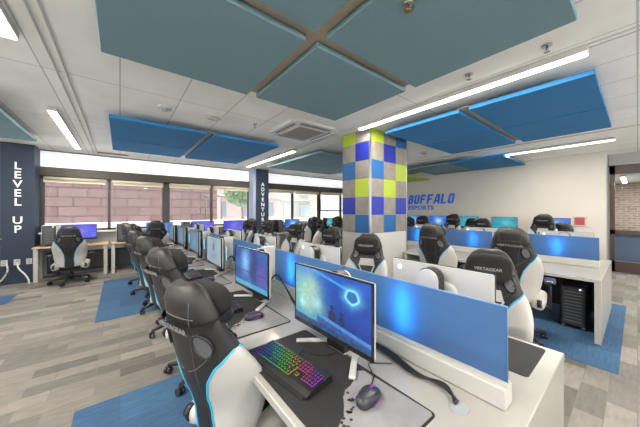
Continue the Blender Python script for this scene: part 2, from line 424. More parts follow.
# AC cassette
t = thing('air_vent', 'square white ceiling air cassette with louvred grille', 'air vent', (2.50, 3.62, H))
bm = B(); prism(bm, [(.34, .46), (-.34, .46), (-.46, .34), (-.46, -.34), (-.34, -.46), (.34, -.46), (.46, -.34), (.46, .34)], -.045, -.001); obj('frame', bm, MWH, t)
bm = B(); box(bm, (0, 0, -.05), (.56, .56, .02), bev=.005); obj('grille', bm, mat('vent_grey', (.42, .39, .36), .6), t)
bm = B()
for k in range(11): box(bm, (0, -.25 + .05 * k, -.064), (.5, .01, .006))
for s in (-1, 1):
    box(bm, (s * .37, 0, -.047), (.05, .6, .006)); box(bm, (0, s * .37, -.047), (.6, .05, .006))
obj('louvre', bm, mat('vent_dark', (.2, .19, .18), .6), t)
def spot(name, label, cat, x, y, kind):
    t = thing(name, label, cat, (x, y, H))
    if kind == 0:
        bm = B(); cyl(bm, (0, 0, -.001), (0, 0, -.03), .09, .085, 24); obj('base', bm, MWH, t); bm = B(); cyl(bm, (0, 0, -.03), (0, 0, -.055), .05, .035, 20); obj('sensor_cap', bm, mat('sensor_grey', (.35, .35, .35), .5), t)
    elif kind == 1:
        bm = B(); cyl(bm, (0, 0, -.001), (0, 0, -.02), .13, .12, 28); obj('rim', bm, MWH, t); bm = B(); cyl(bm, (0, 0, -.02), (0, 0, -.035), .09, .07, 28); obj('cone', bm, MWT, t)
    else:
        bm = B(); cyl(bm, (0, 0, -.001), (0, 0, -.01), .035, n=16); obj('escutcheon', bm, CHR, t); bm = B(); cyl(bm, (0, 0, -.01), (0, 0, -.06), .009, n=8); cyl(bm, (0, 0, -.055), (0, 0, -.06), .022, n=12); obj('head', bm, CHR, t)
import_pts = []
def cp(px, py, z=H):
    u = (px - 320) / 252; v = (210 - py) / 252; d = (z - 1.53) / v
    return ((.6216 + .7833 * u) * d, (.7833 - .6216 * u) * d)
x, y = cp(165, 107); spot('smoke_detector', 'white smoke detector on the ceiling left of the round diffuser', 'smoke detector', x, y, 0)
x, y = cp(214, 117); spot('round_diffuser', 'round white ceiling diffuser between smoke detector and air cassette', 'air vent', x, y, 1)
x, y = cp(255, 124); spot('sprinkler_head', 'small sprinkler head between the round diffuser and the air cassette', 'sprinkler', x, y, 2)
x, y = cp(547, 45); spot('sprinkler_head', 'small sprinkler head above the long bright light at upper right', 'sprinkler', x, y, 2)
x, y = cp(469, 74); spot('sprinkler_head', 'small sprinkler head beside the middle of the long bright light', 'sprinkler', x, y, 2)
x, y = cp(424, 152); spot('camera_dome', 'small dark dome camera on the ceiling above the blue wall lettering', 'camera', x, y, 0)
# sprinkler below the near cloud
t = thing('sprinkler_head', 'brass sprinkler head hanging below the near grey cloud', 'sprinkler', (*cp(408, 4, CZ - .002), CZ - .002))
bm = B(); cyl(bm, (0, 0, 0), (0, 0, -.006), .032, n=18); obj('escutcheon', bm, CHR, t)
bm = B(); cyl(bm, (0, 0, -.005), (0, 0, -.045), .008, n=8); cyl(bm, (0, 0, -.042), (0, 0, -.046), .02, n=12); obj('head', bm, mat('brass', (.5, .32, .12), .3, 1), t)
x, y = cp(113, 153.5)
t = thing('linear_vent', 'thin grey slot vent in the ceiling by the windows', 'air vent', (x, min(y, 8.2), H - .001))
bm = B(); box(bm, (0, 0, -.008), (.6, .09, .014)); obj('frame', bm, mat('slot_grey', (.3, .3, .3), .5), t)
bm = B(); box(bm, (0, -.018, -.018), (.56, .012, .006)); box(bm, (0, .018, -.018), (.56, .012, .006)); obj('slat', bm, RAD, t)

# wall lettering
t = thing('wall_sign', 'blue BUFFALO ESPORTS lettering on the white wall', 'sign', (WX - .002, 4.76, 1.94))
def letter_poly(ch):
    w, h, s = 4.2, 7, 1.5
    R = []
    full = lambda x0, y0, x1, y1: R.append([(x0, y0), (x1, y0), (x1, y1), (x0, y1)])
    c = .9
    if ch == 'B':
        full(0, 0, s, h); R += [[(s, 0), (w - c, 0), (w, c), (w, 3), (w - .5, 3.5), (w - s, 3.5 - .2), (w - s, s - .2), (w - s - .2, 1.3), (s, 1.3)], [(s, 2.9), (w - .9, 2.9), (w - .5, 3.5), (w - .2, 4.1), (s, 4.1)], [(s, h), (w - c, h), (w - .2, h - c), (w - .2, 4), (w - .5, 3.5), (w - s - .2, 3.7), (w - s - .2, 5.6), (w - s - .4, 5.8), (s, 5.8)]]
    elif ch == 'U':
        R += [[(0, h), (0, c), (c, 0), (s, 1.3), (s, h)], [(c, 0), (w - c, 0), (w - s, 1.3), (s, 1.3)], [(w - c, 0), (w, c), (w, h), (w - s, h), (w - s, 1.3)]]
    elif ch == 'F':
        full(0, 0, s, h); full(s, h - 1.3, w, h); full(s, 2.9, w - .6, 4.1)
    elif ch == 'A':
        R += [[(-.5, 0), (1.0, 0), (2.3, h), (1.4, h)], [(w + .5 - 1.5, 0), (w + .5, 0), (w - .6, h), (w - 2.1, h)], [(1.4, h), (1.9, 5.6), (2.8, 5.6), (w - .6, h)], [(1.1, 1.4), (w - .9, 1.4), (w - 1.0, 2.6), (1.2, 2.6)]]
    elif ch == 'L':
        full(0, 0, s, h); full(s, 0, w, 1.3)
    elif ch == 'O':
        R += [[(0, c), (c, 0), (s, 1.3), (s, h - 1.3), (c, h), (0, h - c)], [(c, 0), (w - c, 0), (w - s, 1.3), (s, 1.3)], [(w - c, 0), (w, c), (w, h - c), (w - c, h), (w - s, h - 1.3), (w - s, 1.3)], [(c, h), (s, h - 1.3), (w - s, h - 1.3), (w - c, h)]]
    return R
k = .050; adv = 0
xoff = -.93
for i, ch in enumerate('BUFFALO'):
    bm = B()
    for poly in letter_poly(ch):
        pts = [(-(xoff + adv + (px_ + .22 * py_) * .0468), py_ * k - .21) for px_, py_ in poly]
        prism(bm, pts, -.012, 0, axis='X')
    obj('letter', bm, BLUL, t, loc=(-.002 * 0, 0, .03))
    adv += (4.2 + 1.15) * .0468 * 1.0 + (.02 if ch == 'F' else 0)
o = text('subtitle', 'ESPORTS', .215, BLUL, (-.006, .93, -.33), (PI / 2, 0, -PI / 2), t, shear=.15, bold=.0065, sx=1.12, spacing=1.12, align='LEFT', depth=.004)

# storefront beyond the right wall
SX = 9.7
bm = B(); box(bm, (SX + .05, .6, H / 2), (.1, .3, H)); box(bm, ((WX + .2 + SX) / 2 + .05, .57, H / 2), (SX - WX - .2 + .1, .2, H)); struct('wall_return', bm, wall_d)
bm = B(); box(bm, (SX + .05, (YB + .45) / 2, 2.78), (.2, .45 - YB, .28)); struct('wall_door_header', bm, mat('grey_header', (.36, .35, .34), .6))
dn = 0
for (y0, y1) in ((-.75, .44), (-1.98, -.79), (-3.2, -2.0)):
    dn += 1
    bm = B(); w = .09
    box(bm, (SX, y0 + w / 2, 1.32), (.07, w, 2.64)); box(bm, (SX, y1 - w / 2, 1.32), (.07, w, 2.64))
    box(bm, (SX, (y0 + y1) / 2, 2.53), (.07, y1 - y0, .22)); box(bm, (SX, (y0 + y1) / 2, .13), (.07, y1 - y0, .26)); box(bm, (SX, (y0 + y1) / 2, .98), (.07, y1 - y0, .1))
    d = struct('door_%d' % dn, bm, mat('brown_door_frame', (.075, .05, .04), .35))
    bm = B(); box(bm, (SX, (y0 + y1) / 2, 1.35), (.01, y1 - y0 - .16, 2.2)); struct('glass_pane', bm, GLASS, d)
    bm = B(); tube(bm, [(SX - .04, y0 + .12, 1.05), (SX - .09, y0 + .12, 1.05), (SX - .09, y0 + .12, 1.35), (SX - .04, y0 + .12, 1.35)], .012); struct('door_handle', bm, CHR, d)
brk = brick_mat('corridor_brick', [(.28, .17, .12), (.38, .26, .19), (.33, .21, .15)], (.4, .37, .33), .24, .08, .012, axes='YZ', noise=.2)
bm = B(); box(bm, (13.9, -1.5, H / 2), (.2, 6, H)); struct('wall_corridor', bm, brk)
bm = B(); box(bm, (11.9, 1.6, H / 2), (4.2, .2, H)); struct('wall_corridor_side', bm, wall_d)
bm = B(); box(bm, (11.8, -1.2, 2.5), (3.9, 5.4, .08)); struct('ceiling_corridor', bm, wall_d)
for i, y in enumerate((-.5, .25)):  # glowing bars added to stand in for reflections in the door glass
    t = thing('reflection_bar', 'white bar standing in for a light reflection in the glass door, ' + ('nearer' if i == 0 else 'farther'), 'light', (11.6, y, 2.40))
    bm = B(); box(bm, (0, 0, 0), (2.0, .08, .03), bev=.005, seg=1); obj('diffuser', bm, emis('reflection_glow', (1, .93, .82), 10), t)
    bm = B(); box(bm, (0, 0, .035), (2.0, .1, .045)); obj('housing', bm, MWH, t)
la = bpy.data.lights.new('corridor_lamp', 'AREA'); la.shape = 'RECTANGLE'; la.size = 2; la.size_y = .1; la.energy = 70; lo = bpy.data.objects.new('corridor_lamp', la); C.objects.link(lo); lo.location = (11.6, -.3, 2.36)
t = thing('corridor_desk', 'low blue-grey counter standing in the corridor behind the glass door', 'counter', (12.2, -.1, 0))
bm = B(); box(bm, (0, 0, .4), (.8, 1.6, .8), bev=.01); obj('body', bm, mat('slate_counter', (.1, .14, .22), .5), t)
bm = B(); box(bm, (0, 0, .82), (.9, 1.7, .04), bev=.01); obj('top', bm, mat('counter_top', (.4, .4, .42), .3), t)

# ---------------------------------------------------------------- exterior
pink = brick_mat('pink_stone_blocks', [(.105, .062, .060), (.135, .085, .080), (.12, .073, .07)], (.065, .04, .039), .95, .42, .026, axes='XZ', noise=.08, rough=.9)
t = thing('stone_building', 'pinkish stone block building outside the left windows', 'building', (-4, 16, 0))
bm = B(); box(bm, (0, 0, 3.5), (17, 1, 8)); obj('wall', bm, pink, t)
bm = B(); box(bm, (8.6, .2, 3.5), (.25, 1.3, 8)); obj('corner_pier', bm, mat('pale_stone', (.28, .23, .215), .8), t)
def building(name, label, x0, x1, y, z1, m, wm, cols, rws, lox, wz, ww, wh):
    t = thing(name, label, 'building', ((x0 + x1) / 2, y, 0))
    bm = B(); box(bm, (0, .5, z1 / 2), (x1 - x0, 1, z1)); obj('wall', bm, m, t)
    for i in range(cols):
        for j in range(rws):
            bm = B(); box(bm, (-(x1 - x0) / 2 + lox + i * (x1 - x0 - 2 * lox) / max(1, cols - 1), -.02, wz + j * (wh * 1.9)), (ww, .08, wh)); obj('window', bm, wm, t)
    bm = B(); box(bm, (0, -.15, wz + wh * .9), (x1 - x0, .3, .12)); box(bm, (0, -.1, z1 - .2), (x1 - x0 + .3, .4, .25)); obj('ledge', bm, mat('pale_ledge', (.36, .345, .325), .8), t)
win = mat('dark_building_window', (.12, .14, .17), .2)
building('brick_building', 'pale pink brick building seen through the middle windows', 6.2, 13.5, 24, 9, brick_mat('pale_brick', [(.27, .20, .185), (.31, .235, .22)], (.28, .23, .21), .5, .2, .02, axes='XZ', noise=.08), win, 3, 3, 1.2, 1.6, .8, 1.4)
building('white_building', 'pale grey office building with window bands beyond the ADVENTURE column', 14, 34, 25, 8, mat('pale_render', (.32, .305, .285), .8), mat('blue_grey_window', (.28, .33, .38), .2), 9, 3, 1.2, 1.5, 1.3, 1.3)
building('brick_tower', 'narrow brown brick tower standing before the pale office building', 17.2, 18.4, 22.5, 9, brick_mat('brown_brick', [(.36, .25, .2), (.45, .32, .26)], (.5, .45, .4), .4, .15, .02, axes='XZ', noise=.1), win, 1, 2, .6, 2, .5, 1)
t = thing('street_tree', 'green leafy tree seen through the window left of the ADVENTURE column', 'tree', (7.6, 19.5, 0))
bm = B(); tube(bm, smoothpath([(0, 0, 0), (.05, 0, 1.2), (-.05, 0, 2.2), (0, 0, 3.2)]), .11, 8); tube(bm, [(0, 0, 1.8), (.5, 0, 2.7)], .05); tube(bm, [(0, 0, 1.9), (-.5, .1, 2.8)], .05); obj('trunk', bm, mat('bark', (.15, .11, .08), .9), t)
bm = B()
for i in range(1500):
    a = random.random() * 2 * PI; z = random.uniform(-1, 1); r = random.random() ** .4 * 1.35; q = math.sqrt(1 - z * z)
    p = Vector((r * q * math.cos(a) * 1.1, r * q * math.sin(a), 3.0 + r * z * .9)); s = random.uniform(.08, .16)
    e = Euler((random.random() * 6, random.random() * 6, 0)).to_matrix()
    vs = [bm.verts.new(p + e @ Vector(v) * s) for v in ((-1, 0, 0), (0, -.5, 0), (1, 0, 0), (0, .5, 0))]; bm.faces.new(vs)
o = obj('foliage', bm, mat('leaf_green', (.11, .17, .09), .7, var=.3, vscale=3), t); o['kind'] = 'stuff'
for i, x in enumerate((3.75, 4.6)):
    t = thing('lamp_post', 'thin dark street lamp post outside, ' + ('left of the pair by the pink building' if i == 0 else 'right of the pair by the pink building'), 'lamp post', (x, 15.0, 0))
    bm = B(); cyl(bm, (0, 0, 0), (0, 0, 2.3), .035, n=8); cyl(bm, (0, 0, 0), (0, 0, .3), .08, .05, 8); obj('pole', bm, BRZ, t)
    bm = B(); box(bm, (0, 0, 2.33), (.5, .12, .06), bev=.02); obj('lamp_head', bm, BRZ, t)
bm = B(); box(bm, (6, 10, -.3), (140, 120, .3)); tag(obj('street_ground', bm, mat('pale_bounce_ground', (.78, .76, .73), .9, var=.05, vscale=1)), None, None, None, 'structure')  # ground made very pale to bounce sunlight up to the ceiling
# low white wall outside the windows
bm = B(); box(bm, (1, 11.5, .55), (15, .2, 1.1), bev=.02); tag(obj('garden_wall', bm, mat('white_parapet', (.35, .34, .34), .8)), 'low white parapet wall just outside the windows', 'wall')

# ---------------------------------------------------------------- gaming chair
REC = math.radians(13)
def bpnt(s, h, d):   # backrest coordinates: s sideways, h up the back, d forward
    return Vector((-.235 - h * math.sin(REC) + d * math.cos(REC), s, .455 + h * math.cos(REC) + d * math.sin(REC)))
WP = [(0, .195), (.05, .22), (.14, .245), (.24, .262), (.34, .268), (.42, .258), (.48, .240), (.54, .208), (.60, .192), (.66, .178), (.72, .162), (.78, .138), (.82, .105), (.845, .055)]
def wof(h):
    for (a, wa), (b, wb) in zip(WP, WP[1:]):
        if h <= b:
            t = (h - a) / (b - a); t = t * t * (3 - 2 * t) if 0 else t
            return wa + (wb - wa) * t
    return WP[-1][1]
BT = .84
def back_surface(h, a):
    """point on the backrest skin, a = angle round the section"""
    sp = lambda x, e: math.copysign(abs(x) ** e, x)
    w = wof(h); k = math.cos(a); q = math.sin(a)
    s = w * sp(k, .75)
    taper = min(1, max(0.0, (BT + .012 - h) / .05)) ** .5
    th = (.052 + .012 * math.sin(h / BT * PI)) * taper
    bol = .125 * math.exp(-((h - .28) / .26) ** 2) * (abs(s) / w) ** 2.2 + .02 * (abs(s) / w) ** 2
    bulge = .022 * math.exp(-((abs(s) / w - .72) / .2) ** 2) * (1 if h < .56 else .35)
    d = th * sp(q, .8) + bol + (bulge if q > 0 else 0)
    lum = .02 * math.exp(-((h - .2) / .12) ** 2)
    return bpnt(s, h, d + lum), s / w
HE = .52   # the white wings end here
NH1, NH2 = 24, 12
HS = [HE * k / NH1 for k in range(NH1 + 1)] + [HE + (BT - HE) * (k / NH2) ** .85 for k in range(1, NH2 + 1)]
def cof(h):   # half width ratio of the black centre at height h
    pts = [(0, .36), (.15, .28), (.28, .30), (.38, .42), (.45, .62), (.49, .84), (HE, .995)]
    for (a, x), (b, y) in zip(pts, pts[1:]):
        if h <= b: return x + (y - x) * (h - a) / (b - a)
    return .998
NWS, NCS = 8, 12; NA = 2 * NWS + 2 * NCS
def row_angles(h):
    ab = math.acos(cof(h) ** (1 / .75)); o = []
    o += [-ab + 2 * ab * k / NWS for k in range(NWS)]
    o += [ab + (PI - 2 * ab) * k / NCS for k in range(NCS)]
    o += [PI - ab + 2 * ab * k / NWS for k in range(NWS)]
    o += [PI + ab + (PI - 2 * ab) * k / NCS for k in range(NCS)]
    return o
grid = [[back_surface(h, a)[0] for a in row_angles(h)] for h in HS]
def back_part(sel):
    bm = B(); vm = {}
    def V(j, i):
        i %= NA
        if (j, i) not in vm: vm[(j, i)] = bm.verts.new(grid[j][i])
        return vm[(j, i)]
    for j in range(len(HS) - 1):
        for i in range(NA):
            side = 1 if i < NWS else (-1 if NWS + NCS <= i < 2 * NWS + NCS else 0)
            if HS[j] >= HE - 1e-6: side = 0
            if side == sel:
                f = bm.faces.new((V(j, i), V(j, i + 1), V(j + 1, i + 1), V(j + 1, i))); f.smooth = True
    if sel == 0:
        bm.faces.new([V(len(HS) - 1, i) for i in range(NA)])
    return bm
def make_chair():
    t = thing('gaming_chair', 'x', 'chair')
    bm = B()
    for k in range(5):
        a = 2 * PI * k / 5 + .3; c, s = math.cos(a), math.sin(a)
        tube(bm, [(.02 * c, .02 * s, .12), (.1 * c, .1 * s, .115), (.2 * c, .2 * s, .098), (.32 * c, .32 * s, .078)], [.034, .03, .024, .018], 8)
    cyl(bm, (0, 0, .07), (0, 0, .16), .05, .042, 16); obj('star_base', bm, PLA, t)
    for k in range(5):
        a = 2 * PI * k / 5 + .3; c, s = math.cos(a) * .32, math.sin(a) * .32; w = a + 1.2
        dx, dy = -math.sin(w), math.cos(w)
        bm = B()
        for e in (-1, 1):
            cyl(bm, (c + dx * (.006 * e), s + dy * (.006 * e), .032), (c + dx * (.028 * e), s + dy * (.028 * e), .032), .030, n=14)
        box(bm, (c, s, .055), (.03, .03, .03), rot=(0, 0, w), bev=.006); cyl(bm, (c, s, .05), (c, s, .085), .008, n=8)
        obj('caster', bm, PLG, t)
    bm = B(); cyl(bm, (0, 0, .1), (0, 0, .24), .03, n=14); cyl(bm, (0, 0, .22), (0, 0, .40), .018, n=14); obj('gas_lift', bm, PLA, t)
    up = []
    bm = B(); box(bm, (0, 0, .365), (.30, .18, .045), bev=.012); box(bm, (-.14, 0, .36), (.16, .30, .03), bev=.008); tube(bm, [(.05, -.05, .36), (.05, -.2, .355), (.07, -.27, .35)], .008); up.append(obj('seat_mechanism', bm, PLA, t))
    bm = B(); pillow(bm, (.02, 0, .435), (.27, .17, .055), p=4.5, nu=28, nv=12); st = obj('seat', bm, BLK, t); up.append(st)
    for e in (-1, 1):
        bm = B(); pillow(bm, (.02, e * .215, .445), (.275, .072, .07), p=3.6, nu=26, nv=12, rot=(e * -.25, 0, 0)); up.append(obj('seat_bolster', bm, WHT, t))
        bm = B(); tube(bm, smoothpath([(.27, e * .15, .47), (.15, e * .152, .49), (-.05, e * .152, .49), (-.2, e * .15, .485)]), .005, 6); up.append(obj('piping', bm, CYN, t))
    bk = obj('backrest', back_part(0), BLK, t); up.append(bk)
    for e in (-1, 1): up.append(obj('side_wing', back_part(e), WHT, t))
    # piping between black centre and white wings, front and rear
    for e in (-1, 1):
        for fr in (0, 1):
            ci = {(1, 1): NWS, (1, 0): 0, (-1, 1): NWS + NCS, (-1, 0): 2 * NWS + NCS}[(e, fr)]
            pts = [grid[q][ci] + Vector((.001 if fr else -.001, 0, 0)) for q in range(1, NH1 + 1)]
            bm = B(); tube(bm, pts, .0052, 6); up.append(obj('piping', bm, CYN, t))
    # stitching lines on the back
    def surf(s_, h_, fr):
        w_ = wof(h_); rr = min(.99, abs(s_) / w_); aa = math.acos(rr ** (1 / .75)); aa = PI - aa if s_ < 0 else aa
        return back_surface(h_, aa if fr else -aa)[0]
    bm = B()
    for fr in (0, 1):
        for e in (-1, 1):
            tube(bm, [surf(e * (.055 + .045 * (k / 14) ** 2), .12 + .66 * k / 14, fr) for k in range(15)], .0022, 5)
            tube(bm, [surf(e * (.02 + .13 * k / 8), .43 + .09 * (k / 8) ** 1.5, fr) for k in range(9)], .0025, 5)
        tube(bm, [surf(-.11 + .22 * k / 8, .70 + .01 * math.sin(PI * k / 8), fr) for k in range(9)], .003, 5)
    up.append(obj('stitching', bm, mat('grey_stitching', (.075, .072, .07), .6), t))
    # white trapezoid and V stripes on the front under the pillow
    bm = B(); G = []
    for j in range(6):
        h_ = .435 + .085 * j / 5; hw = .10 - .02 * j / 5
        G.append([bm.verts.new(surf(-hw + 2 * hw * i / 8, h_, 1) + Vector((.004, 0, .001))) for i in range(9)])
    for j in range(5):
        for i in range(8): bm.faces.new((G[j][i], G[j][i + 1], G[j + 1][i + 1], G[j + 1][i])).smooth = True
    for e in (-1, 1): tube(bm, [surf(e * (.098 - .06 * k / 10), .44 - .14 * k / 10, 1) for k in range(11)], .007, 6)
    up.append(obj('front_inlay', bm, WHT, t))
    # shoulder openings
    for e in (-1, 1):
        for fr in (0, 1):
            bm = B(); ring = []; inner = []
            for k in range(20):
                a = 2 * PI * k / 20
                s = e * (.132 + .034 * math.cos(a) - .016 * math.sin(a)); h = .575 + .058 * math.sin(a) + .006 * math.cos(a)
                w = wof(h); rr = min(.99, abs(s) / w); aa = math.acos(rr ** (1 / .75)); aa = PI - aa if e < 0 else aa
                if not fr: aa = -aa
                p, _ = back_surface(h, aa); ring.append(p + Vector(((.008 if fr else -.008), 0, 0)))
            tube(bm, ring, .007, 8, closed=True)
            r = obj('shoulder_ring', bm, PLG, t); up.append(r)
            bm = B(); cen = sum(ring, Vector()) / 20
            sh = Vector((.002 if fr else -.002, 0, 0)); cv = bm.verts.new(cen + sh); vs = [bm.verts.new(p + sh * .5) for p in ring]
            for k in range(20): bm.faces.new((cv, vs[k], vs[(k + 1) % 20]))
            q = obj('ring_inset', bm, mat('ring_inset_grey', (.09, .09, .10), .35), r); 
    # headrest pillow, its strap and lettering
    bm = B(); pillow(bm, bpnt(0, .68, .115), (.062, .155, .108), p=3.0, nu=26, nv=14, rot=(0, -REC, 0)); pl = obj('head_pillow', bm, VEL, t); up.append(pl)
    bm = B(); hh = .665
    ring = []
    for k in range(28):
        a = 2 * PI * k / 28; s = .176 * math.copysign(abs(math.cos(a)) ** .7, math.cos(a)); d = .052 + .125 * math.copysign(abs(math.sin(a)) ** .7, math.sin(a))
        if math.sin(a) < 0: d = .052 + .128 * math.copysign(abs(math.sin(a)) ** .7, math.sin(a))
        ring.append((s, d))
    for dh0, dh1 in ((-.018, .018),):
        A = [bm.verts.new(bpnt(s, hh + dh0, d)) for s, d in ring]; Bv = [bm.verts.new(bpnt(s, hh + dh1, d)) for s, d in ring]
        for k in range(28): f = bm.faces.new((A[k], A[(k + 1) % 28], Bv[(k + 1) % 28], Bv[k])); f.smooth = True
    sr = obj('pillow_strap', bm, PLA, t, recalc=False); up.append(sr)
    p = bpnt(0, hh, -.079); text('strap_lettering', 'VERTAGEAR', .036, mat('strap_print', (.24, .24, .235), .6), p, (PI / 2 - REC * -1, 0, -PI / 2), sr, bold=.0006, sx=1.15, depth=.0004)
    p = bpnt(0, hh, .180); text('strap_lettering', 'VERTAGEAR', .030, mat('strap_print', (.24, .24, .235), .6), p, (PI / 2 - REC, 0, PI / 2), sr, bold=.0006, sx=1.1, depth=.0004)
    # armrests
    for e in (-1, 1):
        bm = B(); box(bm, (.0, e * .20, .375), (.06, .22, .02), bev=.005); box(bm, (0, e * .315, .49), (.065, .028, .25), bev=.01); box(bm, (0, e * .315, .58), (.05, .022, .14), bev=.006)
        ar = obj('armrest_post', bm, PLA, t); up.append(ar)
        bm = B(); pillow(bm, (.03, e * .315, .665), (.135, .05, .018), p=4, nu=22, nv=8); obj('arm_pad', bm, PLG, ar)
    # hinge covers
    for e in (-1, 1):
        bm = B(); cyl(bm, (-.225, e * .215, .455), (-.225, e * .255, .455), .045, .04, 18); box(bm, (-.15, e * .235, .43), (.16, .02, .05), bev=.006); up.append(obj('hinge_cover', bm, PLA, t))
    return t
chair0 = make_chair()
BASEP = ('star_base', 'caster')
used = [False]
def place_chair(x, y, rz, label, dz=0, group='gaming chairs at the desks', base=None):
    if not used[0] and False: r = chair0
    r = dup(chair0, (x, y, 0.003), rz, label, group)
    for c in r.children:
        n = c.name.split('.')[0]
        if n in BASEP:
            if base is not None:
                a = base; c.rotation_euler = (0, 0, a)
        elif n == 'gas_lift': c.location.z += dz * .5
        else: c.location.z += dz
    return r

# ---------------------------------------------------------------- monitors
MWD, MHT = .61, .355
def paint(fn, nx, ny):
    bm = B(); lay = bm.verts.layers.float_color.new('Col')
    g = [[bm.verts.new((0, (i / nx - .5) * (MWD - .016), (j / ny - .5) * (MHT - .03))) for i in range(nx + 1)] for j in range(ny + 1)]
    for j in range(ny + 1):
        for i in range(nx + 1):
            c = fn(i / nx, j / ny); g[j][i][lay] = (*[max(0, min(1.4, q)) for q in c], 1)
    for j in range(ny):
        for i in range(nx): bm.faces.new((g[j][i], g[j][i + 1], g[j + 1][i + 1], g[j + 1][i]))
    return bm
def mixc(a, b, t): t = max(0, min(1, t)); return tuple(x + (y - x) * t for x, y in zip(a, b))
def gs(u, v, cu, cv, ru, rv): return math.exp(-((u - cu) / ru) ** 2 - ((v - cv) / rv) ** 2)
from mathutils import noise as mn
def scr_room(u, v):
    n = mn.noise(Vector((u * 6, v * 5, 1.3))) * .5 + .5; n2 = mn.noise(Vector((u * 22, v * 16, 4))) * .5 + .5
    c = mixc((.01, .11, .62), (.005, .03, .24), (1 - v) * .8 + n * .4)
    left = 1 / (1 + math.exp((u - .42 + (v - .5) * .12) * 22))
    cl = mixc((.10, .42, .50), (.42, .72, .55), gs(u, v, .22, .55, .2, .3) * 1.3 + (n - .5) * .8)
    cl = mixc(cl, (.10, .30, .75), max(0, v - .72) * 3 + max(0, .2 - v) * 2)
    c = mixc(c, cl, left * .9)
    c = mixc(c, (.45, .85, .9), gs(u, v, .12, .33, .05, .09) + gs(u, v, .35, .42, .06, .10) * .7)
    # streak of ceiling glow
    c = mixc(c, (.05, .5, 1.0), .8 * math.exp(-((v - (.98 - .35 * (u - .3))) / .02) ** 2) * (u < .75))
    # glowing badge outline
    du, dv = (u - .80) / .075 * 1.0, (v - .73) / .105
    r = math.hypot(du, dv) * (1 + .12 * abs(math.sin(2.5 * math.atan2(dv, du) + .8)))
    c = mixc(c, (.25, .9, 1.1), math.exp(-((r - 1) / .17) ** 2) + .35 * math.exp(-((r - 1) / .8) ** 2) * (r > 1))
    if r < .82: c = mixc(c, (.03, .18, .5), .8)
    # seated silhouettes
    for cu, cv, s in ((.56, .36, 1.0), (.68, .33, .8)):
        if math.hypot((u - cu) / .028 / s, (v - cv - .09 * s) / .045 / s) < 1 or math.hypot((u - cu) / .05 / s, (v - cv + .06 * s) / .10 / s) < 1: c = (.01, .03, .10)
    # counter, light floor
    if v < .26 - .18 * (u - .4) and u > .38: c = mixc(c, (.10, .34, .80), .75)
    if v < .20 - .18 * (u - .4) and u > .35: c = mixc((.02, .06, .22), (.05, .14, .4), n2)
    if v < .10 - .06 * (u - .3): c = mixc((.01, .03, .10), (.04, .12, .30), n2)
    return tuple(x * (.8 + .4 * n2) for x in c)
def scr_city(u, v):
    n = mn.noise(Vector((u * 5, v * 7, 8))) * .5 + .5; n2 = mn.noise(Vector((u * 30, v * 30, 2))) * .5 + .5
    c = mixc((.03, .03, .22), (.02, .16, .50), n * 1.1)
    c = mixc(c, (.25, .55, .95), gs(u, v, .35, .65, .12, .3)); c = mixc(c, (.02, .03, .14), gs(u, v, .62, .55, .10, .5))
    c = mixc(c, (.14, .08, .45), gs(u, v, .85, .4, .15, .3) * .7); c = mixc(c, (.02, .06, .2), (v < .42) * .6 * (v > .38)); c = mixc(c, (.1, .5, .7), (v < .12) * .7)
    return tuple(x * (.6 + .8 * n2) for x in c)
def scr_logo(u, v):
    n = mn.noise(Vector((u * 3, v * 3, 5))) * .5 + .5
    c = mixc((.20, .32, .42), (.36, .46, .50), n)
    if math.hypot((u - .5) / .06, (v - .62) / .16) < 1: c = (.06, .12, .38)
    for vv, w in ((.38, .2), (.30, .16), (.20, .10)):
        if abs(v - vv) < .02 and abs(u - .5) < w and int(u * 60) % 4: c = (.07, .13, .36)
    return c
def scr_gen(c0, c1, c2, seed):
    def f(u, v):
        n = mn.noise(Vector((u * 3 + seed, v * 3, seed))) * .5 + .5; n2 = mn.noise(Vector((u * 12, v * 12 + seed, 2))) * .5 + .5
        c = mixc(c0, c1, n * 1.3 - .1); c = mixc(c, c2, gs(u, v, .55, .5, .18, .25) * .9)
        if v < .06: c = (.02, .03, .06)
        return tuple(x * (.75 + .5 * n2) for x in c)
    return f
SCREENS = {
    'room': paint(scr_room, 200, 112), 'city': paint(scr_city, 80, 46), 'logo': paint(scr_logo, 90, 50),
    'dim': paint(scr_gen((.10, .16, .24), (.17, .26, .34), (.10, .32, .50), 3.1), 40, 24),
    'blue': paint(scr_gen((.02, .08, .45), (.06, .3, .85), (.5, .8, 1.0), 6.4), 40, 24),
    'teal': paint(scr_gen((.01, .18, .28), (.03, .42, .5), (.15, .55, .55), 9.2), 40, 24),
    'violet': paint(scr_gen((.05, .03, .50), (.12, .15, .85), (.25, .2, .9), 1.7), 40, 24),
}
SME = {}
for k, bm in SCREENS.items():
    me = bpy.data.meshes.new('screen'); bm.to_mesh(me); bm.free(); me.materials.append(SCR); SME[k] = me
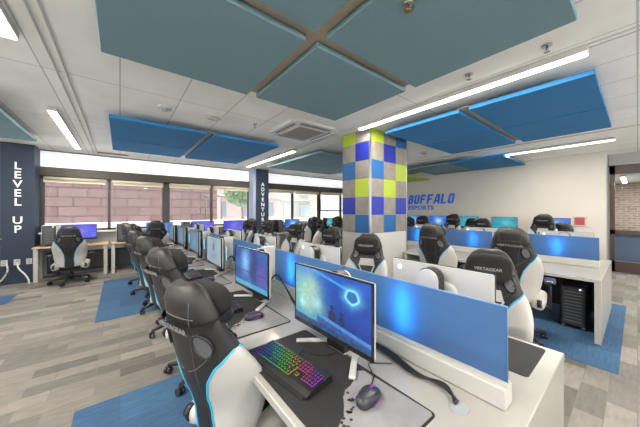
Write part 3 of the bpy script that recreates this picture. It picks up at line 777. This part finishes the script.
# local: screen faces +X, origin on the desk under the stand
PXO = .10; PZ = .28
def monitor_parts(white=True):
    t = thing('monitor', 'x', 'monitor')
    body = MWH if white else PLA
    bm = B(); prism(bm, rrect(MWD - .004, MHT - .004, .008, 2, 0, PZ), PXO - .022, PXO - .010, axis='X'); pillow(bm, (PXO - .028, 0, PZ), (.016, .13, .09), p=4, nu=24, nv=10); obj('back_shell', bm, body, t)
    bm = B(); T = .007
    for (y, z, w, h) in ((0, PZ + MHT / 2 - T / 2, MWD, T), (0, PZ - MHT / 2 + .011, MWD, .022), (-MWD / 2 + T / 2, PZ, T, MHT), (MWD / 2 - T / 2, PZ, T, MHT)): box(bm, (PXO - .003, y, z), (.014, w, h))
    obj('bezel', bm, PLG, t)
    sc = bpy.data.objects.new('screen', SME['blue']); C.objects.link(sc); sc.parent = t; sc.location = (PXO + .0015, 0, PZ + .0085)
    bm = B()
    arch = [(-.062, .02), (.062, .02), (.062, .385)] + [(.062 * math.cos(a), .385 + .062 * math.sin(a)) for a in [PI * k / 12 for k in range(1, 12)]] + [(-.062, .385)]
    prism(bm, arch, -.036, -.012, axis='X'); bmesh.ops.recalc_face_normals(bm, faces=bm.faces); bmesh.ops.bevel(bm, geom=[e for e in bm.edges if e.calc_length() < .4 and all(abs(v.co.x + .036) < 1e-4 for v in e.verts)], offset=.006, segments=2, affect='EDGES'); obj('stand_column', bm, body, t)
    bm = B(); prism(bm, [(y * 1.08, .02 + (z - .02) * 1.012) for y, z in arch], -.0125, .045, axis='X'); box(bm, (.06, 0, .27), (.04, .05, .05)); obj('column_core', bm, PLA, t)
    bm = B(); box(bm, (-.038, .044, .235), (.006, .012, .17), bev=.002, seg=1); obj('light_strip', bm, CYE if white else PLG, t)
    for e in (-1, 1):
        bm = B(); box(bm, (.075, e * .165, .0135), (.19, .032, .014), rot=(0, 0, e * .66), bev=.005); box(bm, (.003, e * .06, .0135), (.036, .13, .014), bev=.004); obj('stand_leg', bm, body, t)
    bm = B(); box(bm, (-.06, 0, .0135), (.10, .05, .015), bev=.005); box(bm, (-.01, 0, .017), (.09, .13, .022), bev=.006); obj('stand_foot', bm, body, t)
    if white:
        bm = B(); cyl(bm, (PXO - .018, .25, PZ + .125), (PXO - .022, .25, PZ + .125), .016, n=18); obj('logo_light', bm, WLOGO, t)
    return t
mon0 = monitor_parts(True); mon1 = monitor_parts(False)
def place_monitor(x, y, z, rz, scr, label, proto=None, group='monitors on the desks', glow=False):
    r = dup(proto or mon0, (x, y, z), rz, label, group)
    for c in r.children:
        if c.name.split('.')[0] == 'screen': c.data = SME[scr]
    if glow:
        la = bpy.data.lights.new('column_glow', 'AREA'); la.shape = 'RECTANGLE'; la.size = .015; la.size_y = .22; la.energy = .75; la.color = (.03, .5, 1)
        lo = bpy.data.objects.new('column_glow', la); C.objects.link(lo); lo.parent = r; lo.location = (-.135, .045, .25); lo.rotation_euler = (0, PI / 2, 0); lo.rotation_euler = Vector((1, 0, 0)).to_track_quat('Z', 'Y').to_euler()
    return r

# ---------------------------------------------------------------- keyboards, mice, pads, PC towers
HUES = [(.25, .1, 1.0), (.05, .35, 1.0), (.05, .9, .7), (.2, 1.0, .15), (.9, .6, .1), (1.0, .15, .5), (.7, .1, 1.0)]
KM = []
for i, h in enumerate(HUES): KM.append(mat('rgb_key_%d' % i, (.02, .02, .022), .4, emit=h, es=.35))
HM = [emis('rgb_glow_%d' % i, h, .42) for i, h in enumerate(HUES)]
def key_layout():
    L = []; u = .0187
    for r in range(6):
        y0 = 0; xr = r
        widths = {0: [1] * 13, 1: [1] * 13 + [2], 2: [1.5] + [1] * 12 + [1.5], 3: [1.75] + [1] * 11 + [2.25], 4: [2.25] + [1] * 10 + [2.75], 5: [1.25] * 3 + [6.25] + [1.25] * 4}[r]
        p = 0
        for w in widths:
            L.append((p + w / 2, r, w)); p += w + (0.15 if r == 0 else 0)
        if r != 3 and r != 4:
            for k in range(3): L.append((15.5 + k, r, 1))
        if r == 4: L.append((16.5, r, 1))
        if 1 <= r:
            for k in range(4 if r < 5 else 3): L.append((19 + k, r, 1))
    return [((x - 11.2) * u, (2.5 - r) * u, w * u) for x, r, w in L]
def make_keyboard(name, label, loc, rz, individual, group=None):
    # long axis local X, user at -Y
    t = thing(name, label, 'keyboard', loc, rz, group)
    bm = B(); prism(bm, [(-.085, 0), (.072, 0), (.078, .008), (.07, .034), (.05, .034), (-.06, .022), (-.085, .010)], -.225, .225, axis='X'); obj('case', bm, PLA, t)
    bm = B(); prism(bm, [(-.10, .0), (-.083, .0), (-.083, .012), (-.10, .004)], -.21, .21, axis='X'); obj('wrist_rest', bm, PLG, t)
    lay = key_layout()[:100]
    if individual:
        meshes = {}
        for (x, y, w) in lay:
            hi = int((x + .22) / .44 * 6.99 * .9 + (y + .05) * 12) % 7; kk = (round(w, 4), hi)
            if kk not in meshes:
                bm = B(); prism(bm, rrect(w - .005, .0135, .002, 2), .003, .010); box(bm, (0, 0, .0015), (w - .0025, .0165, .003), mi=1)
                box(bm, (0, 0, .0102), (min(w * .35, .007), .006, .0006), mi=1)
                bmesh.ops.recalc_face_normals(bm, faces=bm.faces)
                me = bpy.data.meshes.new('key'); bm.to_mesh(me); bm.free(); me.materials.append(PLA); me.materials.append(HM[hi]); meshes[kk] = me
            o = bpy.data.objects.new('key', meshes[kk]); C.objects.link(o); o.parent = t; o.location = (x, y, .0295 + y * .11)
            o.rotation_euler = (.10, 0, 0)
    else:
        bm = B()
        for (x, y, w) in lay:
            hi = int((x + .22) / .44 * 6.9) % 7
            box(bm, (x, y, .031 + y * .11), (w - .004, .014, .008), mi=0); box(bm, (x, y, .028 + y * .11), (w - .001, .0175, .003), mi=1 + hi)
        obj('keycaps', bm, [PLA] + HM, t)
    return t
def make_mouse(name, label, loc, rz, group=None):
    t = thing(name, label, 'mouse', loc, rz, group)
    bm = B(); pillow(bm, (0, 0, .016), (.062, .034, .024), p=2.4, nu=24, nv=12)
    for v in bm.verts:
        if v.co.z < .003: v.co.z = .001
        v.co.y *= 1 + .12 * math.sin(v.co.x * 45)
        v.co.z *= 1 - v.co.x * 3
    obj('shell', bm, mat('mouse_black', (.03, .03, .033), .35), t)
    bm = B(); cyl(bm, (.030, -.004, .032), (.030, .004, .032), .009, n=14); obj('scroll_wheel', bm, HM[6], t)
    bm = B(); box(bm, (-.035, 0, .037), (.012, .010, .003), bev=.001, seg=1); obj('logo_light', bm, HM[6], t)
    bm = B()
    for e in (-1, 1): tube(bm, [(.05, e * .022, .012), (.02, e * .035, .012), (-.03, e * .037, .010)], .0016, 5)
    obj('side_light', bm, HM[6], t)
    return t
def make_pad(label, x0, x1, y0, y1, z, group='mouse pads', plain=False):
    # black with a grey printed area at the low-y half
    t = thing('mouse_pad', label, 'mouse pad', ((x0 + x1) / 2, (y0 + y1) / 2, z), 0, group)
    w, h = x1 - x0, y1 - y0
    bm = B(); prism(bm, rrect(w, h, .02, 4), 0, .004); obj('cloth', bm, MAT_BLK, t)
    if plain: return t
    bm = B(); R = random.Random(3)
    pts = rrect(w - .016, h - .016, .016, 4)
    # clip to lower area with wavy edge
    low = [(w / 2 - .02, -h / 2 + .40 * h)]
    for k in range(1, 12):
        f = k / 12; xx = w / 2 - .02 - f * (w - .03); low.append((xx, -h / 2 + h * (.42 - .30 * f ** 1.6) + .012 * math.sin(f * 17)))
    poly = [(-w / 2 + .01, -h / 2 + .06), (-w / 2 + .012, -h / 2 + .012), (w / 2 - .02, -h / 2 + .008), (w / 2 - .008, -h / 2 + .02)] + low
    prism(bm, poly, .0042, .0048)
    for k in range(34):
        cx = R.uniform(-w / 2 + .03, w / 2 - .18); f = 1 - (cx + w / 2) / w; cy = -h / 2 + h * (.42 - .30 * f ** 1.6) + R.uniform(-.05, .02)
        q = [(cx + R.uniform(.003, .011) * math.cos(a), cy + R.uniform(.003, .011) * math.sin(a)) for a in [2 * PI * i / 6 for i in range(6)]]
        prism(bm, q, .0050, .0053, mi=1)
    obj('printed_area', bm, [MAT_GREY, MAT_BLK], t)
    return t
def make_tower(white_top=True):
    t = thing('computer_tower', 'x', 'computer')
    bm = B(); box(bm, (0, 0, .235), (.21, .42, .42), bev=.012); obj('case', bm, PLA, t)
    bm = B(); box(bm, (0, -.212, .235), (.17, .01, .38), bev=.004)
    obj('front_panel', bm, mat('tower_mesh_grey', (.05, .05, .055), .5), t)
    bm = B()
    for k in range(10): box(bm, (0, -.219, .08 + k * .034), (.14, .004, .006))
    obj('front_slat', bm, mat('slat_grey', (.22, .22, .23), .4), t)
    if white_top:
        bm = B(); box(bm, (0, 0, .452), (.215, .425, .018), bev=.006); box(bm, (.105, -.0, .235), (.012, .40, .40), bev=.004); box(bm, (-.105, 0, .235), (.012, .40, .40), bev=.004); obj('side_panel', bm, mat('pale_tower_panel', (.62, .62, .62), .4), t)
    for ex in (-1, 1):
        for ey in (-1, 1):
            bm = B(); box(bm, (ex * .08, ey * .16, .0125), (.03, .05, .025), bev=.004, seg=1); obj('foot', bm, CHR, t)
    bm = B(); cyl(bm, (.06, -.222, .42), (.06, -.216, .42), .008, n=12); obj('power_light', bm, WLOGO, t)
    return t
tw0 = make_tower(True); tw1 = make_tower(False)

# ---------------------------------------------------------------- desk islands
ZD = .74
def island(x0, x1, y0, y1, label, cuts, xc, end_far=True):
    t = thing('desk_island', label, 'desk', ((x0 + x1) / 2, y0, 0)); X = (x0 + x1) / 2
    L = y1 - y0
    bm = B(); box(bm, (0, L / 2, ZD - .02), (x1 - x0, L, .04), bev=.004, seg=1); obj('worktop', bm, MWT, t)
    for yy in (.03, L - .03):
        bm = B(); box(bm, (0, yy, (ZD - .04) / 2 + .002), (x1 - x0 - .004, .055, ZD - .045), bev=.003, seg=1); obj('end_panel', bm, MWT, t)
    for c in cuts:
        bm = B(); box(bm, (0, c - y0, (ZD - .04) / 2 + .002), (x1 - x0 - .3, .03, ZD - .045)); obj('support_panel', bm, MWT, t)
    bm = B(); box(bm, (xc - X, L / 2, .38), (.03, L - .14, .5)); obj('modesty_panel', bm, PLA, t)
    return t
i1 = island(.50, 1.92, .25, 7.10, 'long white double-sided desk island in the foreground', [2.33, 4.6, 6.9 - 1], 1.22)
i2 = island(4.24, 6.02, .25, 2.77, 'white double-sided desk island on the right before the lettered wall', [1.6], 5.12)
i3 = island(4.39, 6.02, 2.79, 4.05, 'short white desk island section right beside the checkered pillar', [], 5.12)

def screen_run(x, pieces, labels, blue_top=1.14):
    for (a, b), lb in zip(pieces, labels):
        t = thing('privacy_screen', lb, 'partition', (x, (a + b) / 2, ZD), 0, 'blue privacy screens')
        Lh = b - a
        bm = B(); box(bm, (0, 0, .043), (.085, Lh, .084), bev=.004, seg=1); box(bm, (.0, 0, .09), (.05, Lh, .012)); obj('base_rail', bm, RAIL, t)
        z0, z1 = .09, blue_top - ZD; bm = B(); vs = [bm.verts.new((0, yy, zz)) for yy, zz in ((-Lh / 2 + .005, z0), (Lh / 2 - .005, z0), (Lh / 2 - .005, z1), (-Lh / 2 + .005, z1))]; bm.faces.new(vs); ap = obj('acrylic_panel', bm, FROST, t, recalc=False)
        bm = B(); tube(bm, [(0, -Lh / 2 + .005, z0), (0, -Lh / 2 + .005, z1), (0, Lh / 2 - .005, z1), (0, Lh / 2 - .005, z0)], .0035, 6); obj('panel_edge', bm, mat('pale_blue_edge', (.16, .28, .5), .3), ap)
screen_run(1.22, [(.32, 2.26), (2.42, 3.46), (3.58, 4.62), (4.74, 5.78), (5.9, 6.95)], [
    'long blue privacy screen on the foreground desk, nearest, behind the large lit monitor', 'second blue privacy screen on the foreground desk island, behind the purple-lit screen',
    'third blue privacy screen on the foreground desk island, behind the grey logo screen', 'fourth blue privacy screen on the foreground desk island', 'farthest blue privacy screen on the foreground desk island'])
screen_run(5.12, [(.32, 1.56), (1.58, 2.76), (2.80, 4.0)], ['blue privacy screen at the near end of the right desk island', 'middle blue privacy screen on the right desk island', 'blue privacy screen on the right island next to the pillar'], 1.15)
for k, y in enumerate((2.34, 3.52, 4.68, 5.84)):
    t = thing('cable_post', 'white cable post between the blue screens, ' + ['nearest', 'second nearest', 'third nearest', 'farthest'][k] + ' on the foreground island', 'post', (1.18, y, ZD), 0, 'cable posts on the island')
    bm = B(); box(bm, (0, 0, .21), (.13, .06, .42), bev=.006); obj('shaft', bm, MWH, t); bm = B(); box(bm, (0, 0, .009), (.17, .09, .018), bev=.004); obj('foot', bm, MWH, t)

# foreground station
FX = .975
ml = [(.98, 1.045, 'room', PI + .03, 'large monitor nearest the camera showing a blue lit game room'),
      (.97, 2.06, 'city', PI + .05, 'monitor with purple and blue artwork, second along the foreground desk'),
      (1.02, 3.30, 'logo', PI, 'monitor with grey-blue screen and small dark logo, third along the foreground desk'),
      (1.03, 4.42, 'dim', PI, 'dim blue monitor, fourth along the foreground desk'),
      (1.03, 5.55, 'dim', PI, 'dim blue monitor, fifth along the foreground desk'),
      (1.0, 6.5, 'dim', PI, 'dim blue monitor farthest along the foreground desk')]
for (x, y, s, rz, lb) in ml: place_monitor(x, y, ZD, rz, s, lb)
mr = [(1.42, .76, 'blue', 'white back of the monitor nearest the camera on the far side of the foreground screens'), (1.42, 1.92, 'blue', 'white monitor back just left of the checkered pillar chair, second on the far side'),
      (1.42, 3.08, 'teal', 'white monitor back third on the far side of the foreground screens'), (1.42, 4.23, 'blue', 'white monitor back fourth on the far side of the foreground screens'),
      (1.42, 5.38, 'blue', 'white monitor back fifth on the far side of the foreground screens'), (1.42, 6.5, 'teal', 'white monitor back farthest on the far side of the foreground screens')]
for k, (x, y, s, lb) in enumerate(mr): place_monitor(x, y, ZD, 0, s, lb, glow=k < 2)
m2 = [(5.34, .70, 'blue'), (5.34, 1.85, 'teal'), (5.34, 2.95, 'blue')]
l2 = ['white monitor back above the near screen of the right island with a lit logo', 'white monitor back on the right island behind the middle screen', 'white monitor back on the right island nearest the pillar']
for k, (x, y, s) in enumerate(m2): place_monitor(x, y, ZD, 0, s, l2[k], glow=True)

pads = [(.53, .955, .48, 1.36), (.53, .95, 1.52, 2.42), (.53, .95, 2.72, 3.60), (.53, .95, 3.86, 4.74), (.53, .95, 5.0, 5.88), (.53, .95, 6.1, 6.95)]
pl = ['black mouse pad with grey printed corner under the nearest keyboard', 'black and grey mouse pad before the purple-lit monitor', 'black and grey mouse pad before the grey logo monitor', 'black and grey mouse pad before the fourth desk monitor', 'black and grey mouse pad before the fifth desk monitor', 'black and grey mouse pad before the farthest desk monitor']
for p, lb in zip(pads, pl): make_pad(lb, *p, ZD)
ZP = ZD + .0045
kbl = ['black keyboard with rainbow lit keys nearest the camera', 'rainbow lit keyboard before the purple-lit monitor', 'keyboard before the grey logo monitor', 'keyboard before the fourth desk monitor', 'keyboard before the fifth desk monitor', 'keyboard before the farthest desk monitor']
msl = ['black mouse with violet lights on the nearest mouse pad', 'black mouse on the pad before the purple-lit monitor', 'black mouse before the grey logo monitor', 'black mouse before the fourth desk monitor', 'black mouse before the fifth desk monitor', 'black mouse before the farthest desk monitor']
for k, (x0, x1, y0, y1) in enumerate(pads):
    kx = .655 if k == 0 else .67
    make_keyboard('keyboard', kbl[k], (kx, y0 + .60, ZP), -PI / 2 + (.13 if k == 0 else 0), k == 0, 'keyboards on the foreground desk')
    make_mouse('computer_mouse', msl[k], (.80 if k == 0 else .76, y0 + .21, ZP + .001), .2 if k == 0 else .1, 'mice on the foreground desk').scale = (1.15, 1.15, 1.1)
make_pad('plain black pad on the far side of the foreground desk by its near end', 1.50, 1.88, .32, 1.10, ZD, plain=True)
CBL = mat('black_cable', (.01, .01, .01), .45)
bm = B()
for k in range(4):
    o_ = .007 * (k - 1.5)
    tube(bm, smoothpath([(1.145, 1.34 + o_, ZD + .03 + .003 * k), (1.14 + o_ * .5, 1.1, ZD + .025), (1.14 + o_, .85, ZD + .015 + .003 * k), (1.10 + o_, .66, ZD + .014), (1.115 - o_, .53, ZD + .02), (1.065 + o_, .455, ZD + .012)]), .0058, 6)
tag(obj('cable_bundle', bm, CBL), 'thick black cable bundle running along the nearest blue screen to a grommet', 'cable')
bm = B(); prism(bm, rrect(.075, .06, .028, 6), 0, .006); g = tag(obj('cable_grommet', bm, mat('grommet_grey', (.35, .36, .38), .4), loc=(1.055, .44, ZD + .0005)), 'small grey round cable grommet near the end of the foreground desk', 'grommet')
bm = B(); tube(bm, smoothpath([(.855, .725, ZP + .008), (.93, .77, ZP + .006), (.99, .85, ZP + .004), (1.03, .83, ZD + .006), (1.09, .78, ZD + .006)]), .0028, 6)
tag(obj('mouse_cable', bm, CBL), 'thin black cable curling from the nearest mouse', 'cable')
bm = B(); tube(bm, smoothpath([(.735, 1.12, ZP + .012), (.80, 1.17, ZP + .004), (.82, 1.10, ZP + .004), (.88, 1.04, ZP + .004), (.93, 1.03, ZP + .006)]), .003, 6)
tag(obj('keyboard_cable', bm, CBL), 'black cable from the nearest keyboard to its monitor stand', 'cable')
for k, (y, lb) in enumerate(((1.72, 'black cable loop behind the purple-lit monitor'), (2.9, 'black cable loop behind the grey logo monitor'))):
    bm = B(); 
    for q in range(3): tube(bm, smoothpath([(1.08, y + .35, ZD + .16), (1.12, y + .33 - .01 * q, ZD + .20), (1.135, y + .2, ZD + .12), (1.12, y + .05, ZD + .03 + .01 * q), (1.06, y - .2, ZD + .008 + .006 * q)]), .006, 6)
    tag(obj('cable_loop', bm, CBL), lb, 'cable')

# chairs on the near side of the foreground island (facing +X)
L = 'black and white gaming chair '
place_chair(.615, 1.45, .34, L + 'nearest the camera with a strapped head pillow', -.085, base=1.1)
place_chair(.63, 2.56, .30, L + 'second along the left side of the foreground island', -.06, base=.75)
place_chair(.60, 3.72, .28, L + 'third along the left side of the foreground island', -.06, base=.4)
place_chair(.54, 4.65, .3, L + 'fourth along the left side of the foreground island', -.05, base=.5)
place_chair(.50, 5.60, .25, L + 'fifth along the left side of the foreground island', 0)
place_chair(.48, 6.42, .2, L + 'farthest along the left side of the foreground island', 0)
# far side, facing -X
place_chair(2.0, .66, PI + .25, L + 'beyond the nearest white monitor back, seen from the front', -.07)
place_chair(2.15, 1.95, PI + .5, L + 'in front of the checkered pillar', -.05)
place_chair(2.40, 3.05, PI + .2, L + 'behind the second white monitor back', -.03)
place_chair(2.40, 4.15, PI + .1, L + 'behind the third white monitor back', -.0)
place_chair(2.40, 5.40, PI, L + 'behind the fourth white monitor back', .02)
place_chair(2.40, 6.45, PI, L + 'behind the farthest white monitor backs', .02)
place_chair(3.35, 4.7, PI / 2 + .9, L + 'turned sideways left of the checkered pillar', .08)
# right island near side
place_chair(3.72, .92, .15, L + 'at the right island beside the black computer tower', .06)
place_chair(3.78, 1.83, .1, L + 'at the right island next to the checkered pillar', .06)
# beyond the right island
for k, (x, y, rz, dz) in enumerate([(6.75, 1.25, PI, .16), (6.7, 2.35, PI + .1, .04), (6.75, 3.15, PI - .1, .14), (6.75, 4.0, PI, .08)]):
    place_chair(x, y, rz, L + 'peeking over the right island screens, ' + ['nearest the glass door', 'second from the glass door', 'third from the glass door', 'fourth from the glass door'][k], dz)
for k, (x, y, dz) in enumerate([(7.75, 1.0, -.02), (7.75, 2.75, .03), (7.75, 4.65, .03)]):
    place_chair(x, y, 0, L + 'at the desk along the lettered wall, ' + ['below the red sign', 'middle of three', 'below the blue lettering'][k], dz)
# window desks
place_chair(-.80, 7.42, PI / 2, L + 'with its back to the room at the left window desk', -.07)
place_chair(.78, 7.42, PI / 2 - .3, L + 'at the window desk past the left chair row', .0)
place_chair(-1.86, 6.15, 2.6, L + 'cut off by the left picture edge', .0)
place_chair(4.9, 6.9, PI / 2 + .1, L + 'at the window desk right of the ADVENTURE column', .03)
place_chair(6.1, 6.95, PI / 2 - .2, L + 'at the window desk nearest the checkered pillar', .03)
place_chair(2.9, 7.1, PI / 2, L + 'at the window desk just left of the ADVENTURE column', .0)

# remaining desks
def window_desk(x0, x1, y0, y1, label, top=WOOD):
    t = thing('window_desk', label, 'desk', ((x0 + x1) / 2, (y0 + y1) / 2, 0))
    w, h = x1 - x0, y1 - y0
    bm = B(); box(bm, (0, 0, ZD - .015), (w, h, .03), bev=.004, seg=1); obj('desktop', bm, top, t)
    for ex in (-1, 1):
        for ey in (-1, 1):
            bm = B(); box(bm, (ex * (w / 2 - .05), ey * (h / 2 - .06), (ZD - .03) / 2), (.07, .06, ZD - .032), bev=.004, seg=1); obj('leg', bm, RAIL, t)
    bm = B(); box(bm, (0, h / 2 - .08, ZD - .07), (w - .18, .03, .07)); obj('apron', bm, RAIL, t)
    return t
window_desk(-1.44, -.22, 7.82, 8.34, 'maple-topped desk with white legs below the left windows')
window_desk(-.18, 1.30, 7.82, 8.34, 'maple-topped desk under the windows, second from the LEVEL UP column')
window_desk(1.34, 3.5, 7.82, 8.34, 'maple-topped desk under the windows left of the ADVENTURE column')
window_desk(4.2, 6.1, 7.6, 8.3, 'white desk under the windows right of the ADVENTURE column', MWT)
window_desk(6.2, 8.6, 7.6, 8.3, 'white desk under the windows half hidden by the checkered pillar', MWT)
WZ = ZD
def W(x, y, scr, lb, rz=-PI / 2): place_monitor(x, y, WZ, rz, scr, lb, mon1, 'monitors on the window desks')
W(-.74, 8.15, 'violet', 'violet lit monitor on the left window desk')
W(.85, 8.17, 'blue', 'blue lit monitor on the second window desk')
W(1.95, 8.17, 'violet', 'violet lit monitor on the third window desk')
W(2.85, 8.17, 'violet', 'violet lit monitor just left of the ADVENTURE column')
W(5.0, 8.05, 'blue', 'bright blue monitor just right of the ADVENTURE column')
W(6.75, 8.05, 'teal', 'lit monitor on the window desk by the checkered pillar')
for k, (x, y, p, lb) in enumerate([(-1.20, 8.10, tw0, 'dark computer tower with pale sides at the left end of the window desk'), (.04, 8.08, tw0, 'dark computer tower with pale sides between the two left window monitors'),
        (1.5, 8.08, tw1, 'black computer tower on the window desk left of the third monitor'), (3.35, 8.08, tw1, 'black computer tower beside the ADVENTURE column, left side'),
        (4.40, 7.95, tw1, 'black computer tower beside the ADVENTURE column, right side'), (6.0, 7.95, tw1, 'black computer tower on the desk right of the bright blue monitor'), (7.3, 7.95, tw1, 'black computer tower nearest the checkered pillar')]):
    dup(p, (x, y, ZD), 0, lb, 'computer towers on the window desks')
dup(tw1, (4.80, .52, 0.004), -PI / 2, 'black computer tower standing under the right desk island', 'computer towers under desks').scale = (1.15, 1.1, 1.22)
dup(tw1, (4.86, 1.75, 0.004), -PI / 2, 'black computer tower under the right island hidden behind the chair', 'computer towers under desks')
# wall desk along the lettered wall
t = thing('wall_desk', 'long white desk along the lettered wall', 'desk', (8.55, 3.2, 0))
bm = B(); box(bm, (0, 0, ZD - .02), (.75, 5.2, .04), bev=.004, seg=1); obj('desktop', bm, MWT, t)
for yy in (-2.55, -.85, .85, 2.55):
    bm = B(); box(bm, (0, yy, (ZD - .04) / 2), (.7, .04, ZD - .042)); obj('leg', bm, MWT, t)
for k, (y, s) in enumerate([(1.30, 'blue'), (2.33, 'teal'), (3.28, 'teal'), (4.22, 'blue'), (5.15, 'blue')]):
    t = thing('monitor_riser', 'x', 'stand', (8.55, y, ZD), 0, 'monitor risers'); t['label'] = 'low dark riser under the ' + ['nearest', 'second', 'third', 'fourth', 'fifth'][k] + ' monitor along the lettered wall'
    bm = B(); box(bm, (0, 0, .12), (.24, .4, .03), bev=.004, seg=1); obj('shelf', bm, PLA, t)
    bm = B(); box(bm, (0, -.18, .052), (.22, .03, .105)); box(bm, (0, .18, .052), (.22, .03, .105)); obj('leg', bm, PLA, t)
    place_monitor(8.55, y, ZD + .136, PI, s, ['blue lit monitor nearest the glass door on the wall desk', 'pale blue monitor second from the glass door on the wall desk', 'teal lit monitor in the middle of the wall desk', 'bright blue monitor below the lettering on the wall desk', 'blue monitor beside the checkered pillar on the wall desk'][k], mon1, 'monitors on the wall desk')
# framed red sign
t = thing('framed_sign', 'small red sign in a pale frame on the white wall', 'sign', (WX - .012, .90, 1.25))
bm = B(); box(bm, (0, 0, 0), (.02, .26, .26), bev=.004, seg=1); obj('frame', bm, mat('pale_frame', (.55, .48, .45), .5), t)
bm = B(); box(bm, (-.012, 0, 0), (.004, .18, .19)); obj('panel', bm, mat('dull_red', (.38, .06, .08), .5), t)
# cups / small yellow note box on right island
t = thing('paper_stack', 'low stack of yellow paper on the ledge behind the right island screens', 'paper', (5.28, 1.90, 1.205))
bpy.data.objects.remove(t)

for p in (chair0, mon0, mon1, tw0, tw1):   # remove the prototypes
    def rm(o):
        for c in list(o.children): rm(c)
        bpy.data.objects.remove(o)
    rm(p)

# ---------------------------------------------------------------- world, sun, camera
w = bpy.data.worlds.new('World'); S.world = w; w.use_nodes = True
nt = w.node_tree; bg = nt.nodes['Background']
sky = nt.nodes.new('ShaderNodeTexSky'); sky.sky_type = 'HOSEK_WILKIE'; sky.turbidity = 6; sky.sun_direction = (.2, -.7, .6)
mx = nt.nodes.new('ShaderNodeMix'); mx.data_type = 'RGBA'; mx.inputs['Factor'].default_value = .8
nt.links.new(sky.outputs[0], mx.inputs[6]); mx.inputs[7].default_value = (.92, .96, 1, 1)
nt.links.new(mx.outputs[2], bg.inputs[0]); bg.inputs[1].default_value = 3.2
su = bpy.data.lights.new('sun', 'SUN'); su.energy = 11; su.angle = .05; so = bpy.data.objects.new('sun', su); C.objects.link(so)
so.rotation_euler = Vector((.3, -.15, 1)).to_track_quat('Z', 'Y').to_euler()
cam = bpy.data.cameras.new('camera'); co = bpy.data.objects.new('camera', cam); C.objects.link(co); S.camera = co
cam.sensor_width = 36; cam.lens = 252 / 640 * 36; cam.shift_y = -3.5 / 640; cam.clip_start = .02; cam.clip_end = 200
co.location = (0, 0, 1.53); co.rotation_euler = (PI / 2, 0, -math.atan2(.6216, .7833))
S.view_settings.view_transform = 'Standard'; S.view_settings.look = 'None'; S.view_settings.exposure = 0.5
S.cycles.max_bounces = 8; S.cycles.diffuse_bounces = 5; S.cycles.transparent_max_bounces = 12; S.cycles.sample_clamp_indirect = 4; S.cycles.caustics_reflective = False; S.cycles.caustics_refractive = False
try: S.cycles.use_denoising = True
except Exception: pass
